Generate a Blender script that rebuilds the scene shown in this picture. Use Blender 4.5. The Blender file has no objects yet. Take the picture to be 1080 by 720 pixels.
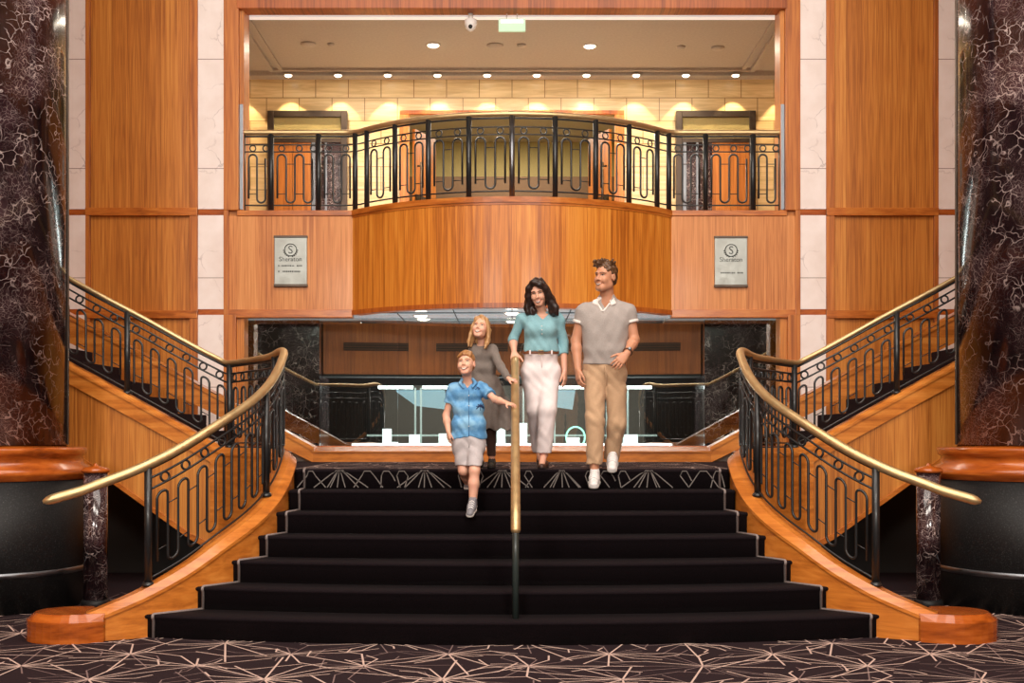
import bpy, bmesh, math, random
import numpy as np
from mathutils import Vector, Matrix, Euler

# ------------------------------------------------------------------ camera, world, lights, exposure
C = bpy.context.scene
COL = C.collection
F, HZ, CH = 1300.0, 456.0, 1.465          # focal length in px (1080 wide), horizon row, eye height

cam_d = bpy.data.cameras.new('camera')
cam_d.sensor_fit = 'HORIZONTAL'
cam_d.sensor_width = 36.0
cam_d.lens = 36.0 * F / 1080.0
cam_d.shift_y = (HZ - 360.0) / 1080.0
cam_d.clip_start, cam_d.clip_end = 0.1, 100
cam = bpy.data.objects.new('camera', cam_d)
COL.objects.link(cam)
cam.location = (0, 0, CH)
cam.rotation_euler = (math.pi / 2, 0, 0)
C.camera = cam

C.view_settings.view_transform = 'Standard'
C.view_settings.look = 'None'
C.view_settings.exposure = 0.0
C.view_settings.gamma = 1.0
C.view_settings.use_curve_mapping = False

w = bpy.data.worlds.new('lobby_light')
C.world = w
w.use_nodes = True
bg = w.node_tree.nodes['Background']
bg.inputs[0].default_value = (1.0, 0.93, 0.86, 1)
bg.inputs[1].default_value = 0.05

def area(name, loc, target, sx, sy, power, col):
    d = bpy.data.lights.new(name, 'AREA')
    d.shape = 'RECTANGLE'
    d.size, d.size_y = sx, sy
    d.energy = power
    d.color = col
    o = bpy.data.objects.new(name, d)
    COL.objects.link(o)
    o.location = loc
    o.rotation_euler = (Vector(target) - Vector(loc)).to_track_quat('-Z', 'Y').to_euler()
    return o

WARM = (1.0, 0.92, 0.83)
area('lobby_front_fill', (-3.6, -4.6, 5.1), (-1.0, 13.0, 2.4), 2.6, 1.2, 560, WARM)  # added fill pair behind the camera, reaches in under the balcony
area('lobby_front_fill', (3.6, -4.6, 5.1), (1.0, 13.0, 2.4), 2.6, 1.2, 560, WARM)
area('lobby_ceiling_light', (-2.4, 1.5, 8.9), (-1.0, 12.0, 3.0), 3.6, 2.4, 520, WARM)
area('lobby_ceiling_light', (2.4, 1.5, 8.9), (1.0, 12.0, 3.0), 3.6, 2.4, 520, WARM)
area('atrium_ceiling_light', (0, 7.4, 9.1), (0, 8.6, 0), 9.0, 5.0, 640, WARM)

# ------------------------------------------------------------------ helpers
def tag(o, label=None, cat=None, group=None, kind=None):
    if label: o['label'] = label
    if cat: o['category'] = cat
    if group: o['group'] = group
    if kind: o['kind'] = kind
    return o

def thing(name, loc, label, cat, group=None, kind=None):
    o = bpy.data.objects.new(name, None)
    o.empty_display_size = 0.1
    COL.objects.link(o)
    o.location = loc
    return tag(o, label, cat, group, kind)

def rootloc(o):
    while o.parent: o = o.parent
    return Vector(o.location)

class MB:
    """collects shapes (world coordinates) into one mesh"""
    def __init__(s):
        s.v, s.f, s.m, s.sm = [], [], [], []
    def add(s, vs, fs, mi=0, smooth=False):
        b = len(s.v)
        s.v += [tuple(v) for v in vs]
        for f in fs:
            s.f.append(tuple(i + b for i in f)); s.m.append(mi); s.sm.append(smooth)
        return s
    def box(s, x0, x1, y0, y1, z0, z1, mi=0, b=0.0):
        if x1 < x0: x0, x1 = x1, x0
        if b <= 0:
            vs = [(x, y, z) for z in (z0, z1) for y in (y0, y1) for x in (x0, x1)]
            s.add(vs, [(0,2,3,1), (4,5,7,6), (0,1,5,4), (2,6,7,3), (0,4,6,2), (1,3,7,5)], mi)
        else:
            bm = bmesh.new()
            bmesh.ops.create_cube(bm, size=1)
            for v in bm.verts:
                v.co = ((x0+x1)/2 + v.co.x*(x1-x0), (y0+y1)/2 + v.co.y*(y1-y0), (z0+z1)/2 + v.co.z*(z1-z0))
            bmesh.ops.bevel(bm, geom=list(bm.edges), offset=b, segments=2, affect='EDGES', profile=0.6)
            s.bm(bm, mi)
        return s
    def bm(s, bm, mi=0, smooth=False):
        bm.verts.ensure_lookup_table(); bm.verts.index_update()
        s.add([v.co[:] for v in bm.verts], [[v.index for v in f.verts] for f in bm.faces], mi, smooth)
        bm.free()
        return s
    def prism(s, poly, z0, z1, mi=0, axis='z', smooth=False):
        """polygon extruded; axis z: poly (x,y); axis y: poly (x,z) between y=z0..z1; axis x: poly (y,z)"""
        n = len(poly)
        def P(p, t):
            return {'z': (p[0], p[1], t), 'y': (p[0], t, p[1]), 'x': (t, p[0], p[1])}[axis]
        vs = [P(p, z0) for p in poly] + [P(p, z1) for p in poly]
        fs = [tuple(range(n))[::-1], tuple(range(n, 2*n))]
        s.add(vs, fs, mi)
        s.add(vs, [(i, (i+1) % n, n+(i+1) % n, n+i) for i in range(n)], mi, smooth)
        return s
    def tube(s, pts, r, seg=8, mi=0, closed=False, caps=True, sq=None):
        pts = [Vector(p) for p in pts]
        n = len(pts)
        rs = r if isinstance(r, (list, tuple)) else [r]*n
        T = []
        for i in range(n):
            if closed: t = pts[(i+1) % n] - pts[i-1]
            else: t = pts[min(i+1, n-1)] - pts[max(i-1, 0)]
            T.append(t.normalized() if t.length > 1e-9 else Vector((0,0,1)))
        ref = Vector((0,0,1)) if abs(T[0].z) < 0.9 else Vector((0,1,0))
        N = (ref - T[0]*ref.dot(T[0])).normalized()
        vs = []
        for i in range(n):
            N = N - T[i]*N.dot(T[i])
            if N.length < 1e-6:
                N = T[i].orthogonal()
            N.normalize()
            B = T[i].cross(N)
            for k in range(seg):
                a = 2*math.pi*(k+0.5)/seg
                vs.append(pts[i] + (N*math.cos(a) + B*math.sin(a)*(sq or 1))*rs[i])
        fs = []
        m = n if closed else n-1
        for i in range(m):
            for k in range(seg):
                a, b = i*seg+k, i*seg+(k+1) % seg
                j = ((i+1) % n)*seg
                fs.append((a, b, j+(k+1) % seg, j+k))
        s.add(vs, fs, mi, seg > 4)
        if caps and not closed:
            s.add(vs[:seg], [tuple(range(seg))[::-1]], mi)
            s.add(vs[-seg:], [tuple(range(seg))], mi)
        return s
    def lathe(s, prof, cx, cy, seg=32, mi=0, a0=0, a1=2*math.pi, smooth=True):
        full = abs(a1-a0-2*math.pi) < 1e-6
        k = seg if full else seg+1
        vs = []
        for r, z in prof:
            for i in range(k):
                a = a0+(a1-a0)*i/seg
                vs.append((cx+r*math.cos(a), cy+r*math.sin(a), z))
        fs = []
        for j in range(len(prof)-1):
            for i in range(seg):
                a, b = j*k+i, j*k+(i+1) % k
                fs.append((a, b, b+k, a+k))
        s.add(vs, fs, mi, smooth)
        if full:
            s.add(vs[:k], [tuple(range(k))[::-1]], mi)
            s.add(vs[-k:], [tuple(range(k))], mi)
        return s
    def sphere(s, c, rx, ry=None, rz=None, u=16, v=10, mi=0, R=None):
        ry = ry or rx; rz = rz or rx
        vs = []; fs = []
        for j in range(v+1):
            t = math.pi*j/v
            for i in range(u):
                p = 2*math.pi*i/u
                q = Vector((rx*math.sin(t)*math.cos(p), ry*math.sin(t)*math.sin(p), rz*math.cos(t)))
                if R: q = R @ q
                vs.append(Vector(c)+q)
        for j in range(v):
            for i in range(u):
                fs.append((j*u+i, j*u+(i+1) % u, (j+1)*u+(i+1) % u, (j+1)*u+i))
        s.add(vs, fs, mi, True)
        return s
    def sweep(s, pts, prof, mi=0, flat=True, closed=True):
        """profile (u outward-left, z) swept along a plan path of 3-d points, profile kept upright"""
        pts = [Vector(p) for p in pts]; n = len(pts); m = len(prof(0) if callable(prof) else prof)
        vs = []
        for i in range(n):
            t = pts[min(i+1, n-1)] - pts[max(i-1, 0)]
            t.z = 0; t.normalize()
            nrm = Vector((-t.y, t.x, 0))
            for (u, z) in (prof(i) if callable(prof) else prof):
                vs.append(pts[i] + nrm*u + Vector((0, 0, z)))
        fs = []
        for i in range(n-1):
            for k in range(m if closed else m-1):
                a, b = i*m+k, i*m+(k+1) % m
                fs.append((a, b, b+m, a+m))
        s.add(vs, fs, mi, not flat)
        if closed:
            s.add(vs[:m], [tuple(range(m))[::-1]], mi)
            s.add(vs[-m:], [tuple(range(m))], mi)
        return s
    def build(s, name, mats, parent=None, recalc=True):
        me = bpy.data.meshes.new(name)
        off = rootloc(parent) if parent else Vector((0,0,0))
        me.from_pydata([(v[0]-off.x, v[1]-off.y, v[2]-off.z) for v in s.v], [], s.f)
        for M in (mats if isinstance(mats, (list, tuple)) else [mats]): me.materials.append(M)
        me.polygons.foreach_set('material_index', s.m)
        me.polygons.foreach_set('use_smooth', s.sm)
        me.update()
        if recalc:
            bm = bmesh.new(); bm.from_mesh(me)
            bmesh.ops.remove_doubles(bm, verts=bm.verts, dist=1e-5)
            bmesh.ops.recalc_face_normals(bm, faces=bm.faces)
            bm.to_mesh(me); bm.free()
        o = bpy.data.objects.new(name, me)
        COL.objects.link(o)
        if parent: o.parent = parent
        return o

def copy_tree(o, loc=None, parent=None):
    c = o.copy(); COL.objects.link(c)
    if parent: c.parent = parent
    if loc is not None: c.location = loc
    for ch in list(o.children): copy_tree(ch, None, c)
    return c

def catmull(P, n=8):
    P = [Vector(p) for p in P]; out = []
    for i in range(len(P)-1):
        p0, p1, p2, p3 = P[max(i-1,0)], P[i], P[i+1], P[min(i+2, len(P)-1)]
        for k in range(n):
            t = k/n
            out.append(0.5*((2*p1) + (p2-p0)*t + (2*p0-5*p1+4*p2-p3)*t*t + (3*p1-p0-3*p2+p3)*t**3))
    out.append(P[-1])
    return out

class Path:
    """polyline by plan arc length; points may carry extra columns"""
    def __init__(s, rows):
        s.R = np.array(rows, float)
        d = np.hypot(*np.diff(s.R[:, :2], axis=0).T)
        s.S = np.concatenate([[0], np.cumsum(d)]); s.L = s.S[-1]
    def at(s, t):
        return [float(np.interp(t, s.S, s.R[:, k])) for k in range(s.R.shape[1])]

# ------------------------------------------------------------------ materials
def L(c):
    """sRGB 0-255 to linear"""
    return tuple(((x/255)/12.92 if x/255 <= 0.04045 else ((x/255+0.055)/1.055)**2.4) for x in c) + (1,)

class NT:
    def __init__(s, name, rough=0.5, metal=0.0, spec=0.5, coat=0.0):
        s.m = bpy.data.materials.new(name); s.m.use_nodes = True
        s.n = s.m.node_tree.nodes; s.l = s.m.node_tree.links
        s.b = s.n['Principled BSDF']
        s.b.inputs['Roughness'].default_value = rough
        s.b.inputs['Metallic'].default_value = metal
        s.b.inputs['Specular IOR Level'].default_value = spec
        s.b.inputs['Coat Weight'].default_value = coat
        s.b.inputs['Coat Roughness'].default_value = 0.12
    def node(s, t, **k):
        q = s.n.new(t)
        for a, v in k.items():
            if a.startswith('_'): setattr(q, a[1:], v)
        return q
    def link(s, a, b): s.l.new(a, b)
    def coord(s, scale=(1,1,1), rot=(0,0,0)):
        t = s.n.new('ShaderNodeTexCoord'); mp = s.n.new('ShaderNodeMapping')
        mp.inputs['Scale'].default_value = scale; mp.inputs['Rotation'].default_value = rot
        s.link(t.outputs['Object'], mp.inputs['Vector'])
        return mp.outputs['Vector']
    def noise(s, vec, scale, detail=4, rough=0.55, dist=0.0):
        q = s.n.new('ShaderNodeTexNoise')
        q.inputs['Scale'].default_value = scale; q.inputs['Detail'].default_value = detail
        q.inputs['Roughness'].default_value = rough; q.inputs['Distortion'].default_value = dist
        s.link(vec, q.inputs['Vector'])
        return q
    def ramp(s, fac, stops, interp='LINEAR'):
        q = s.n.new('ShaderNodeValToRGB'); q.color_ramp.interpolation = interp
        e = q.color_ramp.elements
        while len(e) < len(stops): e.new(0.5)
        for i, (p, c) in enumerate(stops):
            e[i].position = p; e[i].color = c if len(c) == 4 else tuple(c)+(1,)
        s.link(fac, q.inputs['Fac'])
        return q.outputs['Color']
    def mix(s, fac, a, b, mode='MIX'):
        q = s.n.new('ShaderNodeMix'); q.data_type = 'RGBA'; q.blend_type = mode
        for sock, v in ((q.inputs[0], fac), (q.inputs[6], a), (q.inputs[7], b)):
            if hasattr(v, 'links') or hasattr(v, 'is_linked'): s.link(v, sock)
            else: sock.default_value = v
        return q.outputs[2]
    def math(s, op, a, b=0.0, c=None):
        q = s.n.new('ShaderNodeMath'); q.operation = op
        for i, v in enumerate((a, b) if c is None else (a, b, c)):
            if hasattr(v, 'is_linked'): s.link(v, q.inputs[i])
            else: q.inputs[i].default_value = v
        return q.outputs[0]
    def sep(s, vec):
        q = s.n.new('ShaderNodeSeparateXYZ'); s.link(vec, q.inputs[0]); return q.outputs
    def comb(s, x, y, z):
        q = s.n.new('ShaderNodeCombineXYZ')
        for i, v in enumerate((x, y, z)):
            if hasattr(v, 'is_linked'): s.link(v, q.inputs[i])
            else: q.inputs[i].default_value = v
        return q.outputs[0]
    def color(s, c): s.link(c, s.b.inputs['Base Color'])
    def bump(s, h, strength=0.3, dist=0.01):
        q = s.n.new('ShaderNodeBump'); q.inputs['Strength'].default_value = strength
        q.inputs['Distance'].default_value = dist
        s.link(h, q.inputs['Height']); s.link(q.outputs[0], s.b.inputs['Normal'])

def plain(name, c, rough=0.5, metal=0.0, spec=0.5, coat=0.0, var=0.06, scale=30):
    t = NT(name, rough, metal, spec, coat)
    v = t.noise(t.coord(), scale, 3).outputs['Fac']
    lo = tuple(x*(1-var) for x in c[:3])+(1,); hi = tuple(min(1, x*(1+var)) for x in c[:3])+(1,)
    t.color(t.ramp(v, [(0.3, lo), (0.7, hi)]))
    return t.m

def wood(name, dark, mid, light, strip=0.19, axis='x', rough=0.42, coat=0.06, grain_axis='z', streak=0.42):
    """veneer: leaves of book-matched grain running along grain_axis"""
    t = NT(name, rough, 0, 0.4, coat)
    v = t.coord()
    x, y, z = t.sep(v)
    if axis == 'x': u = x
    elif axis == 'xy': u = t.math('ADD', t.math('MULTIPLY', x, 1.0), t.math('MULTIPLY', y, 0.8))
    elif axis == 'y': u = y
    else: u = z
    cell = t.math('FLOOR', t.math('DIVIDE', u, strip))
    wn = t.n.new('ShaderNodeTexWhiteNoise'); wn.noise_dimensions = '1D'; t.link(cell, wn.inputs['W'])
    g = {'z': z, 'x': x, 'y': y}[grain_axis]
    # book match inside a leaf
    uu = t.math('ABSOLUTE', t.math('SUBTRACT', t.math('FRACT', t.math('DIVIDE', u, strip)), 0.5))
    if grain_axis == 'z':
        vec = t.comb(t.math('ADD', t.math('MULTIPLY', u, 26.0), t.math('MULTIPLY', wn.outputs['Value'], 31.0)), t.math('MULTIPLY', y, 6.0), t.math('MULTIPLY', g, 0.7))
        vec2 = t.comb(t.math('MULTIPLY', uu, 5.0), t.math('MULTIPLY', wn.outputs['Value'], 19.0), t.math('MULTIPLY', g, 0.55))
    else:
        vec = t.comb(t.math('MULTIPLY', g, 0.9), t.math('MULTIPLY', z, 26.0), t.math('MULTIPLY', t.math('ADD', x, y), 6.0))
        vec2 = t.comb(t.math('MULTIPLY', g, 0.9), t.math('MULTIPLY', z, 5.0), y)
    n1 = t.noise(vec, 1.0, 5, 0.6, 0.3).outputs['Fac']
    n2 = t.noise(vec2, 2.2, 3, 0.5, 1.2).outputs['Fac']
    f = t.math('ADD', t.math('MULTIPLY', n1, streak), t.math('MULTIPLY', n2, 1-streak))
    f = t.math('ADD', f, t.math('MULTIPLY', t.math('SUBTRACT', wn.outputs['Value'], 0.5), 0.13 if grain_axis == 'z' else 0.0))
    c = t.ramp(f, [(0.34, dark), (0.50, mid), (0.68, light)])
    t.color(c)
    return t.m

M = {}
M['panel'] = wood('cherry_panel', L((160, 90, 30)), L((198, 122, 48)), L((216, 146, 66)))
M['panel_low'] = M['panel']
M['fascia'] = wood('cherry_balcony', L((166, 90, 26)), L((208, 124, 42)), L((230, 154, 62)), strip=0.27, axis='x', rough=0.4, coat=0.05)
M['trim'] = wood('cherry_trim', L((148, 76, 24)), L((188, 104, 38)), L((208, 130, 54)), grain_axis='x', rough=0.3)
M['trim_v'] = wood('cherry_trim_upright', L((148, 78, 26)), L((186, 106, 40)), L((206, 130, 56)), strip=0.4)
M['fascia_flat'] = wood('cherry_flat_fascia', L((172, 98, 44)), L((206, 130, 66)), L((224, 154, 88)), strip=0.24, rough=0.42, coat=0.05)
M['stringer'] = wood('cherry_stringer', L((162, 88, 32)), L((204, 120, 46)), L((226, 146, 66)), grain_axis='y', rough=0.28, coat=0.5)
M['redwood'] = wood('polished_redwood', L((128, 58, 16)), L((172, 84, 26)), L((200, 110, 42)), grain_axis='x', rough=0.25, coat=0.5)
M['bulkhead'] = wood('cherry_bulkhead', L((136, 66, 22)), L((172, 88, 32)), L((192, 106, 42)), strip=0.24)
M['door_wood'] = wood('door_veneer', L((150, 84, 30)), L((184, 110, 42)), L((200, 128, 58)), strip=0.3)

def dark_marble(name, scale=1.0):
    t = NT(name, 0.12, 0, 0.5, 0.4)
    v = t.coord()
    nz = t.noise(v, 3.0*scale, 3.5, 0.55)
    warp = t.mix(0.42, v, nz.outputs['Color'], 'ADD')
    vo = t.n.new('ShaderNodeTexVoronoi'); vo.feature = 'DISTANCE_TO_EDGE'; vo.inputs['Scale'].default_value = 9.5*scale
    t.link(warp, vo.inputs['Vector'])
    vo2 = t.n.new('ShaderNodeTexVoronoi'); vo2.feature = 'DISTANCE_TO_EDGE'; vo2.inputs['Scale'].default_value = 26*scale
    t.link(warp, vo2.inputs['Vector'])
    n3 = t.noise(v, 2.2*scale, 4, 0.6).outputs['Fac']
    base = t.ramp(n3, [(0.34, L((20, 11, 13))), (0.5, L((44, 26, 29))), (0.7, L((74, 52, 56)))])
    breaks = t.noise(v, 5.0*scale, 3).outputs['Fac']
    brk = t.ramp(breaks, [(0.45, (0,0,0,1)), (0.58, (1,1,1,1))])
    v1 = t.ramp(vo.outputs['Distance'], [(0.0, (1,1,1,1)), (0.014, (0.75,0.75,0.75,1)), (0.04, (0,0,0,1))])
    v2 = t.ramp(vo2.outputs['Distance'], [(0.0, (0.8,0.8,0.8,1)), (0.02, (0.35,0.35,0.35,1)), (0.05, (0,0,0,1))])
    m1 = t.math('MULTIPLY', v1, brk); m2 = t.math('MULTIPLY', v2, t.ramp(n3, [(0.45, (0,0,0,1)), (0.62, (1,1,1,1))]))
    veins = t.math('MINIMUM', t.math('ADD', m1, m2), 1.0)
    t.color(t.mix(veins, base, L((186, 168, 164))))
    return t.m
M['marble'] = dark_marble('dark_veined_marble')
M['marble_fine'] = dark_marble('dark_veined_marble_fine', 1.5)
M['marble_pier'] = dark_marble('dark_pier_marble', 1.1)

def white_marble():
    t = NT('pink_white_marble', 0.25, 0, 0.5, 0.1)
    v = t.coord()
    nz = t.noise(v, 1.6, 5, 0.6)
    warp = t.mix(0.5, v, nz.outputs['Color'], 'ADD')
    vo = t.n.new('ShaderNodeTexVoronoi'); vo.feature = 'DISTANCE_TO_EDGE'; vo.inputs['Scale'].default_value = 2.2
    t.link(warp, vo.inputs['Vector'])
    brk = t.ramp(t.noise(v, 2.5, 3).outputs['Fac'], [(0.48, (0,0,0,1)), (0.66, (1,1,1,1))])
    vein = t.math('MULTIPLY', t.ramp(vo.outputs['Distance'], [(0.0, (0.6,0.6,0.6,1)), (0.02, (0,0,0,1))]), brk)
    base = t.ramp(t.noise(v, 3.2, 4).outputs['Fac'], [(0.3, L((238, 222, 214))), (0.7, L((250, 238, 233)))])
    x, y, z = t.sep(v)
    joint = t.math('LESS_THAN', t.math('ABSOLUTE', t.math('SUBTRACT', t.math('FRACT', t.math('DIVIDE', t.math('SUBTRACT', z, 3.93), 1.24)), 0.5)), 0.003)
    c = t.mix(vein, base, L((150, 124, 122)))
    t.color(t.mix(joint, c, L((140, 112, 100))))
    return t.m
M['white_marble'] = white_marble()

def granite():
    t = NT('black_granite', 0.5, 0, 0.3, 0.0)
    v = t.coord()
    n = t.noise(v, 90, 3, 0.7).outputs['Fac']
    t.color(t.ramp(n, [(0.5, L((16, 15, 16))), (0.66, L((40, 40, 40))), (0.78, L((92, 92, 90)))]))
    return t.m
M['granite'] = granite()

def brass(name, rough, c=(0.66, 0.50, 0.27)):
    t = NT(name, rough, 1.0)
    n = t.noise(t.coord(), 14, 4).outputs['Fac']
    t.color(t.ramp(n, [(0.3, tuple(x*0.86 for x in c)+(1,)), (0.7, c+(1,))]))
    t.link(t.ramp(n, [(0.3, (rough*0.8,)*3+(1,)), (0.7, (rough*1.25,)*3+(1,))]), t.b.inputs['Roughness'])
    return t.m
M['brass'] = brass('brushed_brass', 0.42, (0.74, 0.54, 0.27))
M['brass'].node_tree.nodes['Principled BSDF'].inputs['Metallic'].default_value = 0.82
M['steel'] = brass('brushed_steel', 0.35, (0.24, 0.25, 0.27))
M['bronze'] = brass('dark_bronze', 0.4, (0.10, 0.075, 0.06))
M['iron'] = plain('black_iron', (0.012, 0.013, 0.014, 1), 0.38, 0.0, 0.5, 0.15)
M['greenpost'] = plain('dark_green_grey_post', L((48, 58, 56)), 0.35, 0.0, 0.5, 0.2)

def fabric(name, c, c2, scale=140, rough=0.95, bump=0.4, sheen=0.0):
    t = NT(name, rough, 0, 0.15)
    v = t.coord()
    n = t.noise(v, scale, 2).outputs['Fac']
    t.color(t.ramp(n, [(0.3, c), (0.7, c2)]))
    t.bump(n, bump, 0.004)
    t.b.inputs['Sheen Weight'].default_value = sheen
    t.b.inputs['Sheen Roughness'].default_value = 0.4
    return t.m
M['carpet'] = fabric('dark_plum_carpet', L((30, 20, 24)), L((46, 32, 36)))
M['step_carpet'] = fabric('black_plum_carpet', L((13, 9, 11)), L((29, 19, 24)))
M['carpet_line'] = fabric('rose_beige_carpet_line', L((188, 160, 148)), L((212, 186, 174)))
M['carpet_line_dim'] = fabric('grey_mauve_carpet_line', L((112, 92, 90)), L((140, 118, 114)))
M['riser_line'] = fabric('grey_riser_line', L((104, 98, 94)), L((126, 118, 114)))
M['stripe'] = fabric('grey_carpet_stripe', L((128, 116, 114)), L((158, 146, 142)))

def emis(name, c, st, base=(0.8, 0.8, 0.8, 1)):
    t = NT(name, 0.4)
    t.b.inputs['Base Color'].default_value = base
    t.b.inputs['Emission Color'].default_value = c
    t.b.inputs['Emission Strength'].default_value = st
    return t.m

def travertine():
    t = NT('honey_stone_tile', 0.3, 0, 0.4, 0.1)
    v = t.coord()
    x, y, z = t.sep(v)
    ban = t.comb(t.math('MULTIPLY', x, 0.9), y, t.math('MULTIPLY', z, 12.0))
    n = t.noise(ban, 1.6, 5, 0.6, 0.8).outputs['Fac']
    base = t.ramp(n, [(0.3, L((194, 162, 112))), (0.55, L((220, 190, 140))), (0.75, L((234, 208, 162)))])
    br = t.n.new('ShaderNodeTexBrick'); br.offset = 0.5
    br.inputs['Scale'].default_value = 1.0; br.inputs['Mortar Size'].default_value = 0.006
    br.inputs['Brick Width'].default_value = 0.47; br.inputs['Row Height'].default_value = 0.33
    br.inputs['Color1'].default_value = (0,0,0,1); br.inputs['Color2'].default_value = (0,0,0,1); br.inputs['Mortar'].default_value = (1,1,1,1)
    t.link(t.comb(x, z, 0.0), br.inputs['Vector'])
    t.color(t.mix(br.outputs['Fac'], base, L((140, 104, 62))))
    return t.m
M['stone'] = travertine()
M['ceiling'] = plain('taupe_plaster', L((176, 164, 154)), 0.8)
M['white'] = plain('white_paint', L((232, 228, 224)), 0.5)
M['band'] = plain('brown_soffit', L((96, 66, 36)), 0.6)
M['vent'] = plain('brown_vent', L((92, 54, 30)), 0.6)
M['black'] = plain('matt_black', (0.008, 0.007, 0.007, 1), 0.7)
M['darkwall'] = plain('charcoal_wall', L((38, 36, 34)), 0.5)
M['shopwall'] = plain('grey_shop_wall', L((112, 106, 100)), 0.5)
M['mirror'] = plain('soffit_panel_added_glow', L((200, 206, 210)), 0.15, 0.0, 0.6, 0.4)
_b = M['mirror'].node_tree.nodes['Principled BSDF']; _b.inputs['Emission Color'].default_value = (0.74, 0.86, 0.92, 1); _b.inputs['Emission Strength'].default_value = 0.38  # added glow stands in for the brightness reflected in the soffit
M['tile'] = plain('pale_floor_tile', L((206, 196, 186)), 0.2)
M['olive'] = plain('olive_wall', L((158, 140, 88)), 0.7)

def glass(name, refl, tint):
    t = NT(name)
    tr = t.n.new('ShaderNodeBsdfTransparent'); tr.inputs[0].default_value = tint
    gl = t.n.new('ShaderNodeBsdfGlossy'); gl.inputs['Roughness'].default_value = 0.0
    gl.inputs['Color'].default_value = (0.95, 0.97, 0.96, 1)
    mx = t.n.new('ShaderNodeMixShader')
    lw = t.n.new('ShaderNodeFresnel'); lw.inputs['IOR'].default_value = 1.5
    f = t.math('MINIMUM', t.math('ADD', t.math('MULTIPLY', lw.outputs[0], 0.6), refl), 1.0)
    t.link(f, mx.inputs[0]); t.link(tr.outputs[0], mx.inputs[1]); t.link(gl.outputs[0], mx.inputs[2])
    t.link(mx.outputs[0], t.n['Material Output'].inputs['Surface'])
    return t.m
M['glass'] = glass('half_mirrored_glass', 0.2, (0.93, 0.97, 0.95, 1))
M['glass_edge'] = plain('glass_edge', L((150, 190, 180)), 0.1)
# ------------------------------------------------------------------ floor with starburst carpet
R_ = 0.165
LAND = 7*R_
YS = [10.42 - 0.268*k for k in range(7)]                  # side ends of the step noses
YC = [10.42 - 0.325*k for k in range(7)]                  # centre of the step noses
XS = [1.843, 1.838, 1.893, 1.997, 2.155, 2.36, 2.647]     # half widths

def ribbon(mb, pts, wd, z, mi):
    pts = [Vector((p[0], p[1], z)) for p in pts]
    vs = []
    n = len(pts)
    for i in range(n):
        t = pts[min(i+1, n-1)] - pts[max(i-1, 0)]
        t.normalize(); q = Vector((-t.y, t.x, 0))*wd/2
        vs += [pts[i]-q, pts[i]+q]
    mb.add(vs, [(2*i, 2*i+2, 2*i+3, 2*i+1) for i in range(n-1)], mi)

def star(mb, cx, cy, z, rng, clip=None, ymin=None):
    n = 15
    a0 = rng.random()*0.4
    for i in range(n):
        a = a0 + 2*math.pi*(i+rng.uniform(-0.22, 0.22))/n
        ln = rng.choice([0.26, 0.4, 0.5, 0.62, 0.72])
        k = rng.uniform(0.5, 0.75)*ln
        b = a + rng.choice([-1, 1])*rng.choice([0.0, 0.55, 0.85])
        p = [(cx+0.008*math.cos(a), cy+0.008*math.sin(a)), (cx+k*math.cos(a), cy+k*math.sin(a)),
             (cx+k*math.cos(a)+(ln-k)*math.cos(b), cy+k*math.sin(a)+(ln-k)*math.sin(b))]
        if clip:
            p = [(min(max(x, clip[0]), clip[1]), min(max(y, clip[2]), clip[3])) for x, y in p]
        bright = rng.random() < 0.6
        ribbon(mb, p, 0.0125 if bright else 0.009, z+(0.0006 if bright else 0)+0.0001*i/n, 1 if bright else 2)

rng = random.Random(5)
mb = MB()
mb.add([(-9, -6, 0), (9, -6, 0), (9, 13.2, 0), (-9, 13.2, 0)], [(0,1,2,3)], 0)
for i in range(-9, 10):
    for j in range(-2, 5):
        cx = -3.06 + 0.53*(i+6)
        cy = 7.73 + 0.84*j + (0.0 if (i % 2 == 0) else -0.42)
        if 6.0 < cy < 11.6: star(mb, cx + rng.uniform(-.02, .02), cy, 0.0015, rng)
fl = mb.build('floor', [M['carpet'], M['carpet_line'], M['carpet_line_dim']], recalc=False)
tag(fl, kind='structure')

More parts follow.
